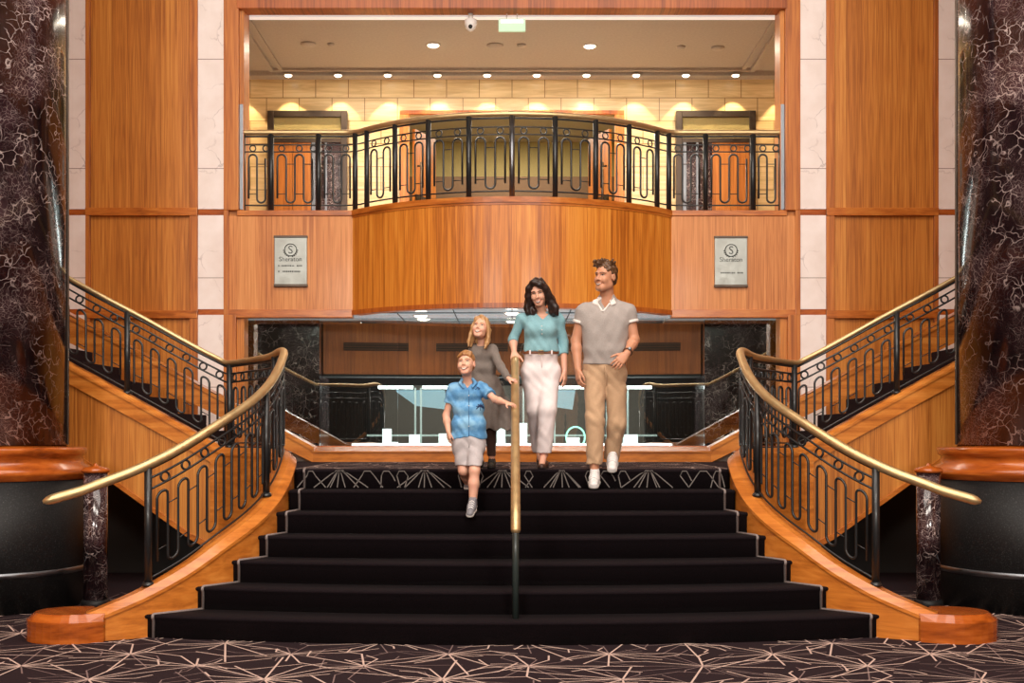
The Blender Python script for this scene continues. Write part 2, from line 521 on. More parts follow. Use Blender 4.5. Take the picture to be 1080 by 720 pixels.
# ------------------------------------------------------------------ back wall of the lobby: pilasters, panels, jambs
YW = 14.0
def wall_side(sx, side):
    def bx(mb, x0, x1, y0, y1, z0, z1, b=0): mb.box(sx*x0, sx*x1, y0, y1, z0, z1, b=b)
    wl = MB(); bx(wl, 3.05, 9, YW+0.03, YW+0.25, 0, 9.2)
    o = wl.build('wall_'+side, M['panel']); tag(o, kind='structure')
    # raised frame strips round the wood panels
    n = 'trim_'+('1' if sx < 0 else '2')
    t = MB()
    for z in (2.80, 3.965, 9.0): bx(t, 3.565, 4.84, YW-0.03, YW+0.03, z-0.04, z+0.05, 0.006)
    v = MB()
    for (x0, x1) in ((3.565, 3.66), (4.79, 4.84)): bx(v, x0, x1, YW-0.02, YW+0.03, 1.0, 9.2, 0.006)
    tag(v.build('trim_'+('9' if sx < 0 else '10'), M['trim_v']), kind='structure')
    o = t.build(n, M['trim']); tag(o, kind='structure')
    word = 'left' if sx < 0 else 'right'
    for inner, (x0, x1) in ((True, (3.27, 3.563)), (False, (4.81, 5.10))):
        rt = thing('pilaster', (sx*(x0+x1)/2, YW, 1.15),
              ('pale pink marble pilaster between the wood panel and the upper opening, %s side' % word) if inner else
              ('pale pink marble pilaster beside the dark marble column, %s side' % word), 'pilaster', 'marble pilasters on the back wall')
        s = MB()
        for (z0, z1) in ((1.15, 2.80), (2.865, 3.93), (4.0, 9.2)): s.box(sx*x0, sx*x1, YW-0.012, YW+0.029, z0, z1)
        s.build('marble_facing', M['white_marble'], rt)
        for z in (2.80, 3.93):
            s = MB(); s.box(sx*x0, sx*x1, YW-0.006, YW+0.029, z, z+0.068, b=0.004); s.build('wood_band', M['redwood'], rt)
    # jamb beside the opening: runs from floor to top
    j = MB()
    bx(j, 3.10, 3.27, YW-0.03, YW+0.55, 3.985, 9.2, 0.008); bx(j, 3.215, 3.27, YW-0.03, YW+0.2, 2.80, 3.985, 0.004); bx(j, 3.13, 3.27, YW-0.03, YW+0.35, 1.15, 2.80, 0.006)
    o = j.build('trim_'+('3' if sx < 0 else '4'), M['trim_v']); tag(o, kind='structure')
    # polished steel strip on the jamb return at the upper opening
    s = MB(); bx(s, 3.06, 3.10, YW+0.02, YW+0.10, 4.0, 5.2, 0.004)
    o = s.build('steel_strip', M['steel']); tag(o, 'upright brushed steel strip at the %s end of the upper balustrade' % word, 'strip')
wall_side(-1, 'left'); wall_side(1, 'right')

# beam above the upper opening
b = MB(); b.box(-3.12, 3.12, YW-0.04, YW+0.2, 6.27, 9.2, b=0.006); b.box(-3.12, 3.12, YW+0.2, YW+0.26, 6.31, 9.2)
tag(b.build('trim_5', M['bulkhead']), kind='structure')

# the lobby behind and around the camera
s = MB(); s.box(-9.2, -9.0, -6, 14.2, 0, 9.4); tag(s.build('wall_lobby_left', M['panel']), kind='structure')
s = MB(); s.box(9.0, 9.2, -6, 14.2, 0, 9.4); tag(s.build('wall_lobby_right', M['panel']), kind='structure')
s = MB(); s.box(-9.2, 9.2, -6.2, -6, 0, 9.4); tag(s.build('wall_front', M['darkwall']), kind='structure')
s = MB(); s.box(-9.2, 9.2, -6.2, 14.2, 9.3, 9.5); tag(s.build('ceiling_lobby', M['ceiling']), kind='structure')

# ------------------------------------------------------------------ upper gallery room
YB, ZF, ZC = 17.7, 3.9, 6.6
g = MB(); g.box(-5, 5, YW+0.05, 18.0, ZF-0.12, ZF)
tag(g.build('floor_gallery', M['tile']), kind='structure')
bw = MB()
OX, OZ = 1.49, 6.02
bw.box(-5, -OX, YB, YB+0.15, ZF, ZC); bw.box(OX, 5, YB, YB+0.15, ZF, ZC); bw.box(-OX, OX, YB, YB+0.15, OZ, ZC)
tag(bw.build('wall_back', M['stone']), kind='structure')
sw = MB(); sw.box(-5.1, -4.0, YW+0.3, YB, ZF, ZC); sw.box(4.0, 5.1, YW+0.3, YB, ZF, ZC)
tag(sw.build('wall_gallery', M['stone']), kind='structure')
c = MB(); c.box(-5, 5, YW+0.05, 22.2, ZC, ZC+0.12)
tag(c.build('ceiling', M['ceiling']), kind='structure')
# cove trims of the ceiling
t = MB()
t.box(-3.4, 3.4, 15.14, 15.2, ZC-0.05, ZC); t.box(-3.4, 3.4, 17.36, 17.42, ZC-0.04, ZC)
for sx in (-1, 1):
    t.box(sx*3.36, sx*3.42, 15.15, 17.4, ZC-0.05, ZC); t.box(sx*3.24, sx*3.29, 15.3, 17.4, ZC-0.03, ZC)
t.box(-5, 5, 17.5, 17.7, ZC-0.07, ZC)
tag(t.build('trim_6', M['ceiling']), kind='structure')
t = MB(); t.box(-3.35, 3.35, 15.03, 15.135, ZC-0.07, ZC-0.001)
o = t.build('cove_light', emis('cove_glow', (1, 0.9, 0.88, 1), 0.5)); tag(o, 'long white light strip across the gallery ceiling', 'light')

# room seen beyond the gallery's middle opening
r = MB()
r.box(-2.2, 2.2, 21.8, 22.0, ZF, ZC)
tag(r.build('wall_far', M['olive']), kind='structure')
r = MB(); r.box(-2.3, -2.15, YB+0.15, 22, ZF, ZC); r.box(2.15, 2.3, YB+0.15, 22, ZF, ZC); r.box(-2.3, 2.3, YB+0.15, 22, ZF-0.1, ZF)
tag(r.build('wall_passage', M['olive']), kind='structure')
for z, h, lb in ((4.62, 0.32, 'brown band across the far gallery wall, lower of the two'), (5.5, 0.42, 'brown soffit band across the far gallery wall, upper of the two')):
    s = MB(); s.box(-2.1, 2.1, 21.45, 21.79, z, z+h, b=0.01)
    tag(s.build('soffit_band', M['band']), lb, 'soffit')
for zz, lb in ((4.44, 'lower small round lamp glowing in the room behind the balcony'), (5.32, 'upper small round lamp glowing in the room behind the balcony')):
    s = MB(); s.sphere((-0.13, 21.3, zz), 0.04)
    o = s.build('globe_lamp', emis('globe_glow', (1, 0.92, 0.8, 1), 14)); tag(o, lb, 'lamp')
area('passage_fill', (0, 20.0, 6.5), (0, 20.4, 0), 2.5, 1.5, 130, (1, 0.9, 0.7))  # added fill to brighten the far room, no fitting modelled
# casing of the opening
cs = thing('opening_casing', (0, YB, ZF), 'cherry wood casing round the wide opening behind the balcony', 'door frame')
for sx in (-1, 1):
    s = MB(); s.box(sx*(OX-0.02), sx*(OX+0.12), YB-0.05, YB-0.001, ZF, OZ, b=0.008); s.build('jamb', M['door_wood'], cs)
s = MB(); s.box(-OX-0.12, OX+0.12, YB-0.05, YB-0.001, OZ, OZ+0.06, b=0.008); s.build('head', M['bulkhead'], cs)
# two open door leaves in the opening
for sx, lb in ((-1, 'open gallery door leaf at the left edge of the middle opening'), (1, 'open gallery door leaf at the right edge of the middle opening')):
    dl = thing('door_leaf', (sx*1.3, YB+0.2, ZF), lb, 'door')
    s = MB(); s.prism([(sx*1.44, YB+0.12), (sx*1.40, YB+0.10), (sx*1.14, YB+0.75), (sx*1.18, YB+0.78)], ZF+0.02, 5.85); s.build('leaf', M['door_wood'], dl)
    s = MB(); s.prism([(sx*1.40, YB+0.09), (sx*1.37, YB+0.06), (sx*1.10, YB+0.72), (sx*1.13, YB+0.75)], ZF+0.85, ZF+1.0); s.build('push_bar', M['bronze'], dl)
    s = MB(); s.tube([(sx*1.30, YB+0.02, 4.5), (sx*1.30, YB+0.02, 5.35)], 0.02); s.tube([(sx*1.36, YB+0.05, 4.55), (sx*1.30, YB+0.02, 4.55)], 0.015); s.tube([(sx*1.36, YB+0.05, 5.3), (sx*1.30, YB+0.02, 5.3)], 0.015); s.build('pull_handle', M['bronze'], dl)

# elevator doors
def elevator(name, x0, x1, sx):
    d = thing(name, ((x0+x1)/2, YB, ZF), None, None, None, 'structure')
    s = MB(); s.box(x0, x0+0.09, YB-0.07, YB, ZF, 6.07, b=0.006); s.box(x1-0.09, x1, YB-0.07, YB, ZF, 6.07, b=0.006)
    s.box(x0+0.09, x1-0.09, YB-0.07, YB, 5.98, 6.07, b=0.006); s.box(x0+0.09, x1-0.09, YB-0.05, YB, 5.62, 5.68)
    s.build('frame', M['bronze'], d)
    s = MB(); s.box(x0+0.09, x1-0.09, YB-0.03, YB-0.005, 5.68, 5.98); s.build('transom', M['olive'], d)
    wl, wr = (0.58, 0.0) if sx < 0 else (0.0, 0.58)
    iw = x1-x0-0.18
    a, b = (x0+0.09, x0+0.09+iw*0.55) if sx < 0 else (x1-0.09-iw*0.55, x1-0.09)
    s = MB(); s.box(a, (a+b)/2-0.003, YB-0.03, YB-0.004, ZF, 5.62); s.box((a+b)/2+0.003, b, YB-0.03, YB-0.004, ZF, 5.62); s.build('panel', M['door_wood'], d)
    p, q = (b, x1-0.09) if sx < 0 else (x0+0.09, a)
    s = MB(); s.box(p, q, YB-0.02, YB-0.004, ZF, 5.62); s.build('marble_return', M['marble_fine'], d)
    s = MB(); s.box(p+0.01, p+0.06, YB-0.05, YB-0.02, ZF, 5.62, b=0.004); s.box(p+0.20, p+0.23, YB-0.05, YB-0.02, ZF, 5.62, b=0.004); s.build('steel_edge', M['steel'], d)
elevator('door_1', -3.50, -2.36, -1)
elevator('door_2', 2.35, 3.49, 1)

area('gallery_fill', (0, 16.2, 6.52), (0, 16.5, 0), 5.6, 0.5, 140, (1, 0.88, 0.70))  # added fill, lifts the gallery wall and ceiling beyond the downlights
# downlights, smoke detectors, camera, exit sign
def spot(loc, target, power, size, blend, col):
    d = bpy.data.lights.new('downlight_beam', 'SPOT')
    d.energy = power; d.spot_size = size; d.spot_blend = blend; d.color = col; d.shadow_soft_size = 0.03
    o = bpy.data.objects.new('downlight_beam', d); COL.objects.link(o); o.location = loc
    o.rotation_euler = (Vector(target)-Vector(loc)).to_track_quat('-Z', 'Y').to_euler()
    return o
glow = emis('lamp_glow', (1, 0.90, 0.72, 1), 9)
def downlight(loc, label, group, r=0.07):
    x, y, z = loc
    d = thing('downlight', loc, label, 'ceiling light', group)
    s = MB(); s.lathe([(r, z-0.001), (r*1.25, z-0.001), (r*1.25, z-0.012), (r, z-0.014)], x, y, 20); s.build('ring', M['white'], d)
    s = MB(); s.lathe([(0.001, z-0.004), (r, z-0.004), (r*0.99, z-0.016), (r*0.7, z-0.030), (0.001, z-0.034)], x, y, 20); s.build('lens', glow, d)
    return d
ORD = ['first', 'second', 'third', 'fourth', 'fifth', 'sixth', 'seventh', 'eighth', 'ninth', 'tenth', 'eleventh', 'twelfth']
for i in range(12):
    x = -3.87 + 0.7035*i
    downlight((x, 17.45, ZC-0.07), '%s small downlight from the left in the row along the honey stone wall' % ORD[i], 'downlights along the gallery wall', 0.05)
    if -3.95 < x < 3.95:
        sp = spot((x, 17.46, ZC-0.10), (x, 17.62, 5.0), 150, math.radians(72), 0.25, (1, 0.80, 0.48))
for px, py, lb in ((457, 47, 'round downlight in the gallery ceiling above the left half of the balcony'), (540, 25, 'round downlight just under the exit sign'), (622, 48, 'round downlight in the gallery ceiling above the right half of the balcony')):
    Y = (ZC-CH)*F/(HZ-py); X = (px-540)*Y/F
    downlight((X, Y, ZC), lb, 'large gallery downlights', 0.075)
    spot((X, Y, ZC-0.03), (X, Y, 0), 130, math.radians(165), 0.6, (1, 0.90, 0.76))
for px, py, r, lb, nm in ((325, 46, 0.10, 'round ceiling speaker left in the gallery ceiling', 'ceiling_speaker'), (349, 46, 0.045, 'small smoke detector left in the gallery ceiling', 'smoke_detector'),
                     (522, 47.5, 0.11, 'round ceiling speaker in the middle of the gallery ceiling', 'ceiling_speaker'), (550, 47, 0.06, 'small smoke detector by the middle ceiling speaker', 'smoke_detector'),
                     (718, 49, 0.06, 'small smoke detector right in the gallery ceiling', 'smoke_detector'), (757, 50, 0.09, 'round ceiling speaker right in the gallery ceiling', 'ceiling_speaker')):
    Y = (ZC-CH)*F/(HZ-py); X = (px-540)*Y/F
    s = MB(); s.lathe([(r, ZC), (r, ZC-0.012), (r*0.8, ZC-0.03), (0.002, ZC-0.034)], X, Y, 24)
    tag(s.build(nm, M['ceiling']), lb, 'speaker' if 'speaker' in nm else 'detector')
# dome camera and exit sign hang from the beam
dc = thing('dome_camera', (-0.475, 14.15, 6.2), 'white dome security camera under the wooden beam', 'camera')
s = MB(); s.lathe([(0.07, 6.2), (0.07, 6.15), (0.062, 6.13), (0.055, 6.10)], -0.475, 14.15, 24); s.build('housing', M['white'], dc)
s = MB(); s.sphere((-0.475, 14.13, 6.11), 0.05); s.build('dome', M['white'], dc)
s = MB(); s.sphere((-0.475, 14.095, 6.105), 0.026); s.build('lens', M['black'], dc)
es = thing('exit_sign', (0.0, 14.2, 6.2), 'pale green lit exit sign box under the wooden beam', 'sign')
s = MB(); s.box(-0.155, 0.155, 14.12, 14.16, 6.06, 6.205, b=0.006); s.build('housing', emis('exit_glow', (0.70, 1.0, 0.66, 1), 0.45, (0.3, 0.4, 0.28, 1)), es)
s = MB(); s.box(-0.13, 0.13, 14.105, 14.12, 6.15, 6.19, b=0.004); s.build('lamp_strip', emis('exit_strip', (0.8, 1.0, 0.75, 1), 0.9), es)

s = MB(); s.tube([(-0.06, 14.15, 6.2), (-0.06, 14.15, 6.272)], 0.008, 8); s.build('hanger', M['white'], es)
s = MB(); s.tube([(0.06, 14.15, 6.2), (0.06, 14.15, 6.272)], 0.008, 8); s.build('hanger', M['white'], es)
s = MB(); s.tube([(-0.475, 14.15, 6.19), (-0.475, 14.15, 6.272)], 0.03, 12); s.build('mount', M['white'], dc)
# ------------------------------------------------------------------ balcony
ZB0, ZB1 = 2.80, 3.985
HC, SAG = 1.81, 0.83
RC = (HC*HC + SAG*SAG)/(2*SAG)
YCEN = YW - SAG + RC
def arc(r, n=40, half=None):
    a = math.asin(min(1, HC/RC)) if half is None else half
    return [(r*math.sin(-a+2*a*i/n), YCEN - r*math.cos(-a+2*a*i/n)) for i in range(n+1)]
bal = thing('balcony', (0, YW, ZB0), 'curved cherry wood balcony front above the landing', 'balcony')
A = math.asin(HC/RC)
outer, inner = arc(RC), arc(RC-0.12)
s = MB(); s.prism(outer + inner[::-1], ZB0+0.05, ZB1-0.06, smooth=False)
o = s.build('curved_fascia', M['fascia'], bal)
o1, i1 = arc(RC+0.02), arc(RC-0.2)
s = MB(); s.prism(o1+i1[::-1], ZB1-0.06, ZB1); s.prism(arc(RC+0.008)+i1[::-1], ZB1-0.085, ZB1-0.06); s.build('top_rail', M['trim'], bal)
s = MB(); s.prism(o1+inner[::-1], ZB0, ZB0+0.05); s.build('bottom_rail', M['bulkhead'], bal)
for sx in (-1, 1):
    s = MB(); s.box(sx*HC, sx*3.27, YW-0.0, YW+0.12, ZB0+0.06, ZB1-0.06); s.build('flat_fascia', M['fascia_flat'], bal)
    s = MB(); s.box(sx*HC, sx*3.12, YW-0.02, YW+0.16, ZB1-0.06, ZB1, b=0.005); s.build('top_rail', M['trim'], bal)
    s = MB(); s.box(sx*HC, sx*3.27, YW-0.02, YW+0.12, ZB0-0.03, ZB0+0.06, b=0.005); s.build('bottom_rail', M['trim'], bal)
# mirrored soffit with dark joints and round lamps
ia = arc(RC-0.1)
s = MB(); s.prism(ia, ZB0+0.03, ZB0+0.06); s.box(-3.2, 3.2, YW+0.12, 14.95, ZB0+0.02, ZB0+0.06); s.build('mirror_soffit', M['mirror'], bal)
s = MB()
for x in (-1.3, -0.65, 0.0, 0.65, 1.3): s.box(x-0.004, x+0.004, 13.3 if abs(x) < 1 else 13.75, 14.9, ZB0+0.012, ZB0+0.021)
s.box(-1.7, 1.7, 14.02, 14.03, ZB0+0.02, ZB0+0.031); s.build('soffit_joint', M['black'], bal)
s = MB(); s.prism(arc(RC-0.1)+[(2.6, YW+0.3), (2.6, 15), (-2.6, 15), (-2.6, YW+0.3)], ZB1-0.2, ZB1-0.1); s.build('deck', M['tile'], bal)
for x, lb in ((-1.05, 'round lamp in the mirrored balcony soffit, left of the girl'), (0.0, 'round lamp in the mirrored balcony soffit, above the girl and woman'), (1.05, 'round lamp in the mirrored balcony soffit, behind the man')):
    dd = downlight((x, 14.2 if x else 13.9, ZB0+0.022), lb, 'soffit lamps', 0.075)
    spot((x, 14.2 if x else 13.9, ZB0-0.02), (x, 14.6, 0), 60, math.radians(120), 0.7, (1, 0.9, 0.8))

# brass sign plaques
def text_mesh(body, size, font_bold=False):
    cu = bpy.data.curves.new('lettering', 'FONT'); cu.body = body; cu.size = size; cu.extrude = 0.0015
    cu.align_x = 'CENTER'; cu.align_y = 'CENTER'; cu.resolution_u = 3
    ob = bpy.data.objects.new('lettering', cu); COL.objects.link(ob)
    dg = bpy.context.evaluated_depsgraph_get(); dg.update()
    me = bpy.data.meshes.new_from_object(ob.evaluated_get(dg))
    vs = [v.co[:] for v in me.vertices]; fs = [tuple(p.vertices) for p in me.polygons]
    bpy.data.objects.remove(ob); bpy.data.curves.remove(cu); bpy.data.meshes.remove(me)
    return vs, fs
ink = plain('etched_lettering', L((44, 46, 42)), 0.4)
plate = brass('brushed_sign_steel', 0.5, (0.40, 0.41, 0.38))
def plaque(cx, cz, lab, lines):
    p = thing('wall_plaque', (cx, YW, cz), lab, 'sign', 'hotel sign plaques on the balcony fascia')
    y = YW-0.035
    s = MB(); s.box(cx-0.185, cx+0.185, y, YW, cz-0.27, cz+0.27, b=0.006); s.build('plate', plate, p)
    s = MB(); s.box(cx-0.19, cx+0.19, y-0.008, YW, cz+0.262, cz+0.288, b=0.004); s.build('clamp_bar', M['bronze'], p); s = MB(); s.box(cx-0.19, cx+0.19, y-0.008, YW, cz-0.292, cz-0.262, b=0.004); s.build('clamp_bar', M['bronze'], p)
    s = MB()
    s.tube([(cx+0.068*math.cos(a), y-0.003, cz+0.125+0.068*math.sin(a)) for a in [2*math.pi*i/36 for i in range(36)]], 0.005, 6, closed=True)
    for a0 in (0.5, 2.64):   # little gaps of the wreath: leaves
        for k in range(5):
            a = -math.pi/2 + (k+1)*0.3*(1 if a0 < 1 else -1)
            s.sphere((cx+0.078*math.cos(a), y-0.002, cz+0.125+0.078*math.sin(a)), 0.010, 0.003, 0.006, 8, 6)
    vs, fs = text_mesh('S', 0.13); s.add([(cx+v[0], y-0.002-v[2], cz+0.122+v[1]) for v in vs], fs)
    s.build('emblem', ink, p)
    s = MB()
    for tx, sz, dz, dx in lines:
        vs, fs = text_mesh(tx, sz); s.add([(cx+dx+v[0], y-0.002-v[2], cz+dz+v[1]) for v in vs], fs)
    s.build('lettering', ink, p)
k = F/YW
plaque((307-540)/k, CH+(HZ-275.5)/k, 'steel hotel sign plaque on the left balcony fascia', [('Sheraton', 0.072, 0.018, 0)])
plaque((770.5-540)/k, CH+(HZ-276)/k, 'steel hotel sign plaque on the right balcony fascia', [('Sheraton', 0.072, 0.018, 0)])
# small illegible text rows of the plaques, as etched dashes
def dashes(pl, cx, cz, rows):
    s = MB(); r2 = random.Random(3)
    for dz, x0, x1 in rows:
        x = x0
        while x < x1:
            wd = r2.uniform(0.008, 0.02)
            s.box(cx+x, cx+min(x+wd, x1), YW-0.037, YW-0.0345, cz+dz-0.008, cz+dz+0.008); x += wd+0.006
    s.build('etched_rows', ink, pl)
pls = [o for o in COL.objects if o.name.startswith('wall_plaque')]
dashes(pls[0], pls[0].location.x, pls[0].location.z, [(-0.055, -0.14, -0.12), (-0.055, -0.10, 0.04), (-0.055, 0.07, 0.13), (-0.12, -0.14, -0.12), (-0.12, -0.09, 0.11)])
dashes(pls[1], pls[1].location.x, pls[1].location.z, [(-0.13, -0.12, 0.05), (-0.13, 0.07, 0.14)])

# ------------------------------------------------------------------ behind the landing: glass wall, marble, bulkhead, shop
GY = 14.4
edges = [-3.10, -2.245, -1.335, 1.335, 2.245, 3.10]
for i in range(5):
    s = MB(); s.box(edges[i]+0.003, edges[i+1]-0.003, GY, GY+0.012, 1.31, 2.80)
    tag(s.build('window_%d' % (i+1), M['glass']), kind='structure')
for sx in (-1, 1):
    wd = 'left' if sx < 0 else 'right'
    for (x0, x1, ya, yb, lb) in ((2.715, 3.12, 14.56, 14.56, 'outer'), (2.27, 2.71, 14.53, 14.53, 'inner')):
        s = MB(); s.prism([(sx*x0, yb), (sx*x1, ya), (sx*x1, 15.3), (sx*x0, 15.3)], 1.25, 2.79)
        tag(s.build('marble_pier', M['marble_pier']), 'dark veined marble pier behind the glass under the balcony, %s one on the %s side' % (lb, wd), 'column', 'marble piers under the balcony')
bk = thing('bulkhead', (0, 14.85, 2.16), 'cherry wood bulkhead with slot vents behind the glass wall', 'panel')
bpts = [(-2.26, 14.75), (-1.0, 14.95), (1.0, 14.95), (2.26, 14.75)]
s = MB(); s.prism(bpts + [(2.26, 15.3), (-2.26, 15.3)], 2.16, 2.78); s.build('panel', M['bulkhead'], bk)
s = MB(); s.prism([(x, y-0.01) for x, y in bpts] + [(2.26, 15.3), (-2.26, 15.3)], 2.14, 2.165); s.build('lower_edge', M['black'], bk)
for (x0, x1) in ((-2.02, -1.25), (-0.92, -0.05), (0.05, 0.92), (1.25, 2.02)):
    yv = 14.94 if abs(x0+x1)/2 < 1 else 14.75+0.2*(2.26-abs((x0+x1)/2))/1.26
    dy = 0 if abs(x0+x1)/2 < 1 else 0.2/1.26
    sg = 1 if x0 < 0 else -1
    v = MB()
    def yy(x): return 14.944 if abs(x) < 1 else 14.744+0.2*(2.26-abs(x))/1.26
    for z in (2.468, 2.498, 2.528):
        v.prism([(x0, yy(x0)-0.008), (x1, yy(x1)-0.008), (x1, yy(x1)+0.03), (x0, yy(x0)+0.03)], z-0.0105, z+0.0105)
    v.build('slot_vent', M['vent'], bk)
    v = MB(); v.prism([(x0, yy(x0)-0.004), (x1, yy(x1)-0.004), (x1, yy(x1)+0.03), (x0, yy(x0)+0.03)], 2.45, 2.545); v.build('vent_recess', M['black'], bk)
# shop behind
s = MB(); s.box(-5, 5, 13.3, 21, 1.10, 1.25); tag(s.build('floor_shop', M['tile']), kind='structure')
s = MB(); s.box(-5, 5, 20.4, 20.6, 1.2, 2.9); tag(s.build('wall_shop', M['shopwall']), kind='structure')
s = MB(); s.box(-5, -3.9, 15.4, 20.4, 1.2, 2.9); s.box(3.9, 5, 15.4, 20.4, 1.2, 2.9); tag(s.build('wall_shop_sides', M['shopwall']), kind='structure')
s = MB(); s.box(-5, 5, 15.3, 20.6, 2.85, 2.95); tag(s.build('ceiling_shop', M['darkwall']), kind='structure')
s = MB(); s.box(-3.6, 3.6, 16.6, 16.75, 2.10, 2.85); tag(s.build('trim_7', M['black']), kind='structure')
strip = emis('shop_strip', (0.9, 1.0, 0.96, 1), 5)
for (x0, x1) in ((-1.82, -1.35), (-1.22, -0.2), (0.2, 1.2), (1.3, 1.9)):
    s = MB(); s.box(x0, x1, 16.75, 16.85, 2.06, 2.10)
    wh = {-1.82: 'white strip light in the shop, left end', -1.22: 'white strip light in the shop, behind the boy and girl', 0.2: 'white strip light in the shop, behind the man', 1.3: 'white strip light in the shop, right end'}[x0]
    tag(s.build('strip_light', strip), wh, 'light', 'shop strip lights')
s = MB(); s.box(-3.9, -1.78, 17.1, 17.25, 1.25, 2.86); s.box(1.85, 3.9, 17.1, 17.25, 1.25, 2.86); tag(s.build('wall_shop_partition', M['black']), kind='structure')
# slim white metal mullions and counter rail of the shopfront
def pxX(px, Y): return (px-540)*Y/F
def pxZ(py, Y): return CH+(HZ-py)*Y/F
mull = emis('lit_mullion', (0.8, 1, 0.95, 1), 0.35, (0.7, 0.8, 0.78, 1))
sf = thing('shop_window_frame', (0, 17.0, 1.25), 'slim pale metal shopfront frame behind the glass wall', 'window frame')
for px in (438, 444, 520, 552, 585, 640, 662):
    x = pxX(px, 17.0); s = MB(); s.box(x-0.012, x+0.012, 16.98, 17.02, 1.25, 2.08); s.build('mullion', mull, sf)
s = MB(); s.box(-2.0, 2.0, 16.98, 17.02, pxZ(460, 17), pxZ(458, 17)); s.build('rail', mull, sf)
area('shop_fill', (0, 18.6, 2.8), (0, 18.8, 0), 5.0, 1.2, 95, (1, 0.97, 0.9))  # added fill to lift the shop walls
area('added_soffit_uplight', (0, 15.5, 1.30), (0, 15.1, 3.0), 4.0, 0.25, 70, (0.92, 0.97, 1.0))  # unseen helper light aimed up to brighten the balcony soffit
# glowing blue canopies
can = emis('canopy_glow', (0.45, 0.78, 0.95, 1), 0.55, (0.4, 0.6, 0.7, 1))
for px0, px1, lb in ((419, 470, 'pale blue glowing canopy in the shop, left of the boy'), (566, 606, 'pale blue glowing canopy in the shop, between woman and man')):
    x0, x1 = pxX(px0, 17.6), pxX(px1, 17.6)
    s = MB(); s.add([(x0, 17.4, pxZ(413, 17.5)), (x1, 17.4, pxZ(413, 17.5)), (x1, 18.2, pxZ(431, 17.6)), (x0+0.32*(x1-x0), 18.2, pxZ(427, 17.6)),
                     (x0, 17.4, pxZ(411.5, 17.5)), (x1, 17.4, pxZ(411.5, 17.5)), (x1, 18.2, pxZ(429.5, 17.6)), (x0+0.32*(x1-x0), 18.2, pxZ(425.5, 17.6))],
                    [(0,1,2,3), (7,6,5,4), (0,4,5,1), (1,5,6,2), (2,6,7,3), (3,7,4,0)])
    tag(s.build('canopy', can), lb, 'canopy', 'shop canopies')
# white lit display blocks
lit = emis('display_glow', (0.88, 1.0, 0.97, 1), 1.6)
blocks = [(404, 412, 452, 'white display case beside the reflected railing, leftmost'), (413, 419, 466, 'low white display block, second from the left'), (432, 442, 458, 'white display case behind the slim mullion'),
          (463, 474, 457, 'white display case just left of the boy'), (524, 533, 440, 'white display case behind the girl and the brass rail'), (546, 556, 446, 'white display case behind the woman'),
          (598, 611, 461, 'white display case in front of the ring lamp'), (658, 672, 458, 'white display case right of the man')]
for a, b_, t_, lb in blocks:
    s = MB(); s.box(pxX(a, 16.2), pxX(b_, 16.2), 16.1, 16.35, 1.25, pxZ(t_, 16.2), b=0.006)
    tag(s.build('display_case', lit), lb, 'display case', 'lit shop display cases')
s = MB(); s.box(-2.05, 2.05, 15.75, 15.95, 1.25, pxZ(467.5, 15.8), b=0.006)
tag(s.build('counter_plinth', emis('plinth_glow', (1, 1, 0.97, 1), 1.9)), 'long low white glowing plinth along the shopfront', 'counter')
s = MB(); rx, rz = pxX(607, 16.5), pxZ(461, 16.5)
s.tube([(rx+0.125*math.cos(a), 16.5, rz+0.14*math.sin(a)) for a in [2*math.pi*i/32 for i in range(32)]], 0.012, 8, closed=True)
tag(s.build('ring_lamp', emis('ring_glow', (0.3, 1, 0.75, 1), 2.2)), 'green glowing ring lamp between woman and man', 'lamp')

# ------------------------------------------------------------------ central flight
X0 = 1.90
def front(k, n=24, ext=0.05, dy=0.0):
    xs = XS[k]+ext
    return [(-xs+2*xs*i/n, YC[k]+(YS[k]-YC[k])*min(1, abs((-xs+2*xs*i/n)/XS[k]))**2 + dy) for i in range(n+1)]
stair = thing('carpeted_staircase', (0, 9.3, 0), 'wide fan-shaped central staircase in black plum carpet below the landing', 'staircase')
def step(k):
    z1 = (7-k)*R_; z0 = z1-R_
    s = MB()
    fr = front(k, 32, 0.0)
    # rounded nose profile following the bowed front
    prof = [(0.018, -R_), (0.018, -0.035), (0.004, -0.026), (0.0, -0.014), (0.006, -0.004), (0.02, 0.0), (0.42, 0.0), (0.42, -R_)]
    m = len(prof); vs = []
    for (x, y) in fr:
        for (d, z) in prof: vs.append((x, y+d, z1+z))
    n = len(fr); fs = []
    for i in range(n-1):
        for j in range(m):
            a, b = i*m+j, i*m+(j+1) % m
            fs.append((a, b, b+m, a+m))
    s.add(vs, fs, 0, True)
    s.add(vs[:m], [tuple(range(m))[::-1]]); s.add(vs[-m:], [tuple(range(m))])
    o = s.build('step', M['step_carpet'], stair)
    for sx in (-1, 1):
        st = MB()
        xe = XS[k]-0.085
        y0 = YC[k]+(YS[k]-YC[k])*(xe/XS[k])**2
        x2 = XS[k-1]-0.085 if k > 0 else xe
        y2 = YC[k-1]+(YS[k-1]-YC[k-1])*(x2/XS[max(k-1, 0)])**2 if k > 0 else y0+0.05
        pts = [(xe, y0+0.015, z1-R_), (xe, y0+0.015, z1-0.035), (xe, y0+0.001, z1-0.026), (xe, y0-0.003, z1-0.014), (xe, y0+0.003, z1-0.002), (xe-0.002, y0+0.02, z1+0.002), (x2, y2+0.016, z1+0.002)]
        st.tube([(sx*q_[0], q_[1]-0.002, q_[2]) for q_ in pts], 0.0105, 6)
        st.build('border_stripe', M['stripe'], stair)
for k in range(7): step(k)
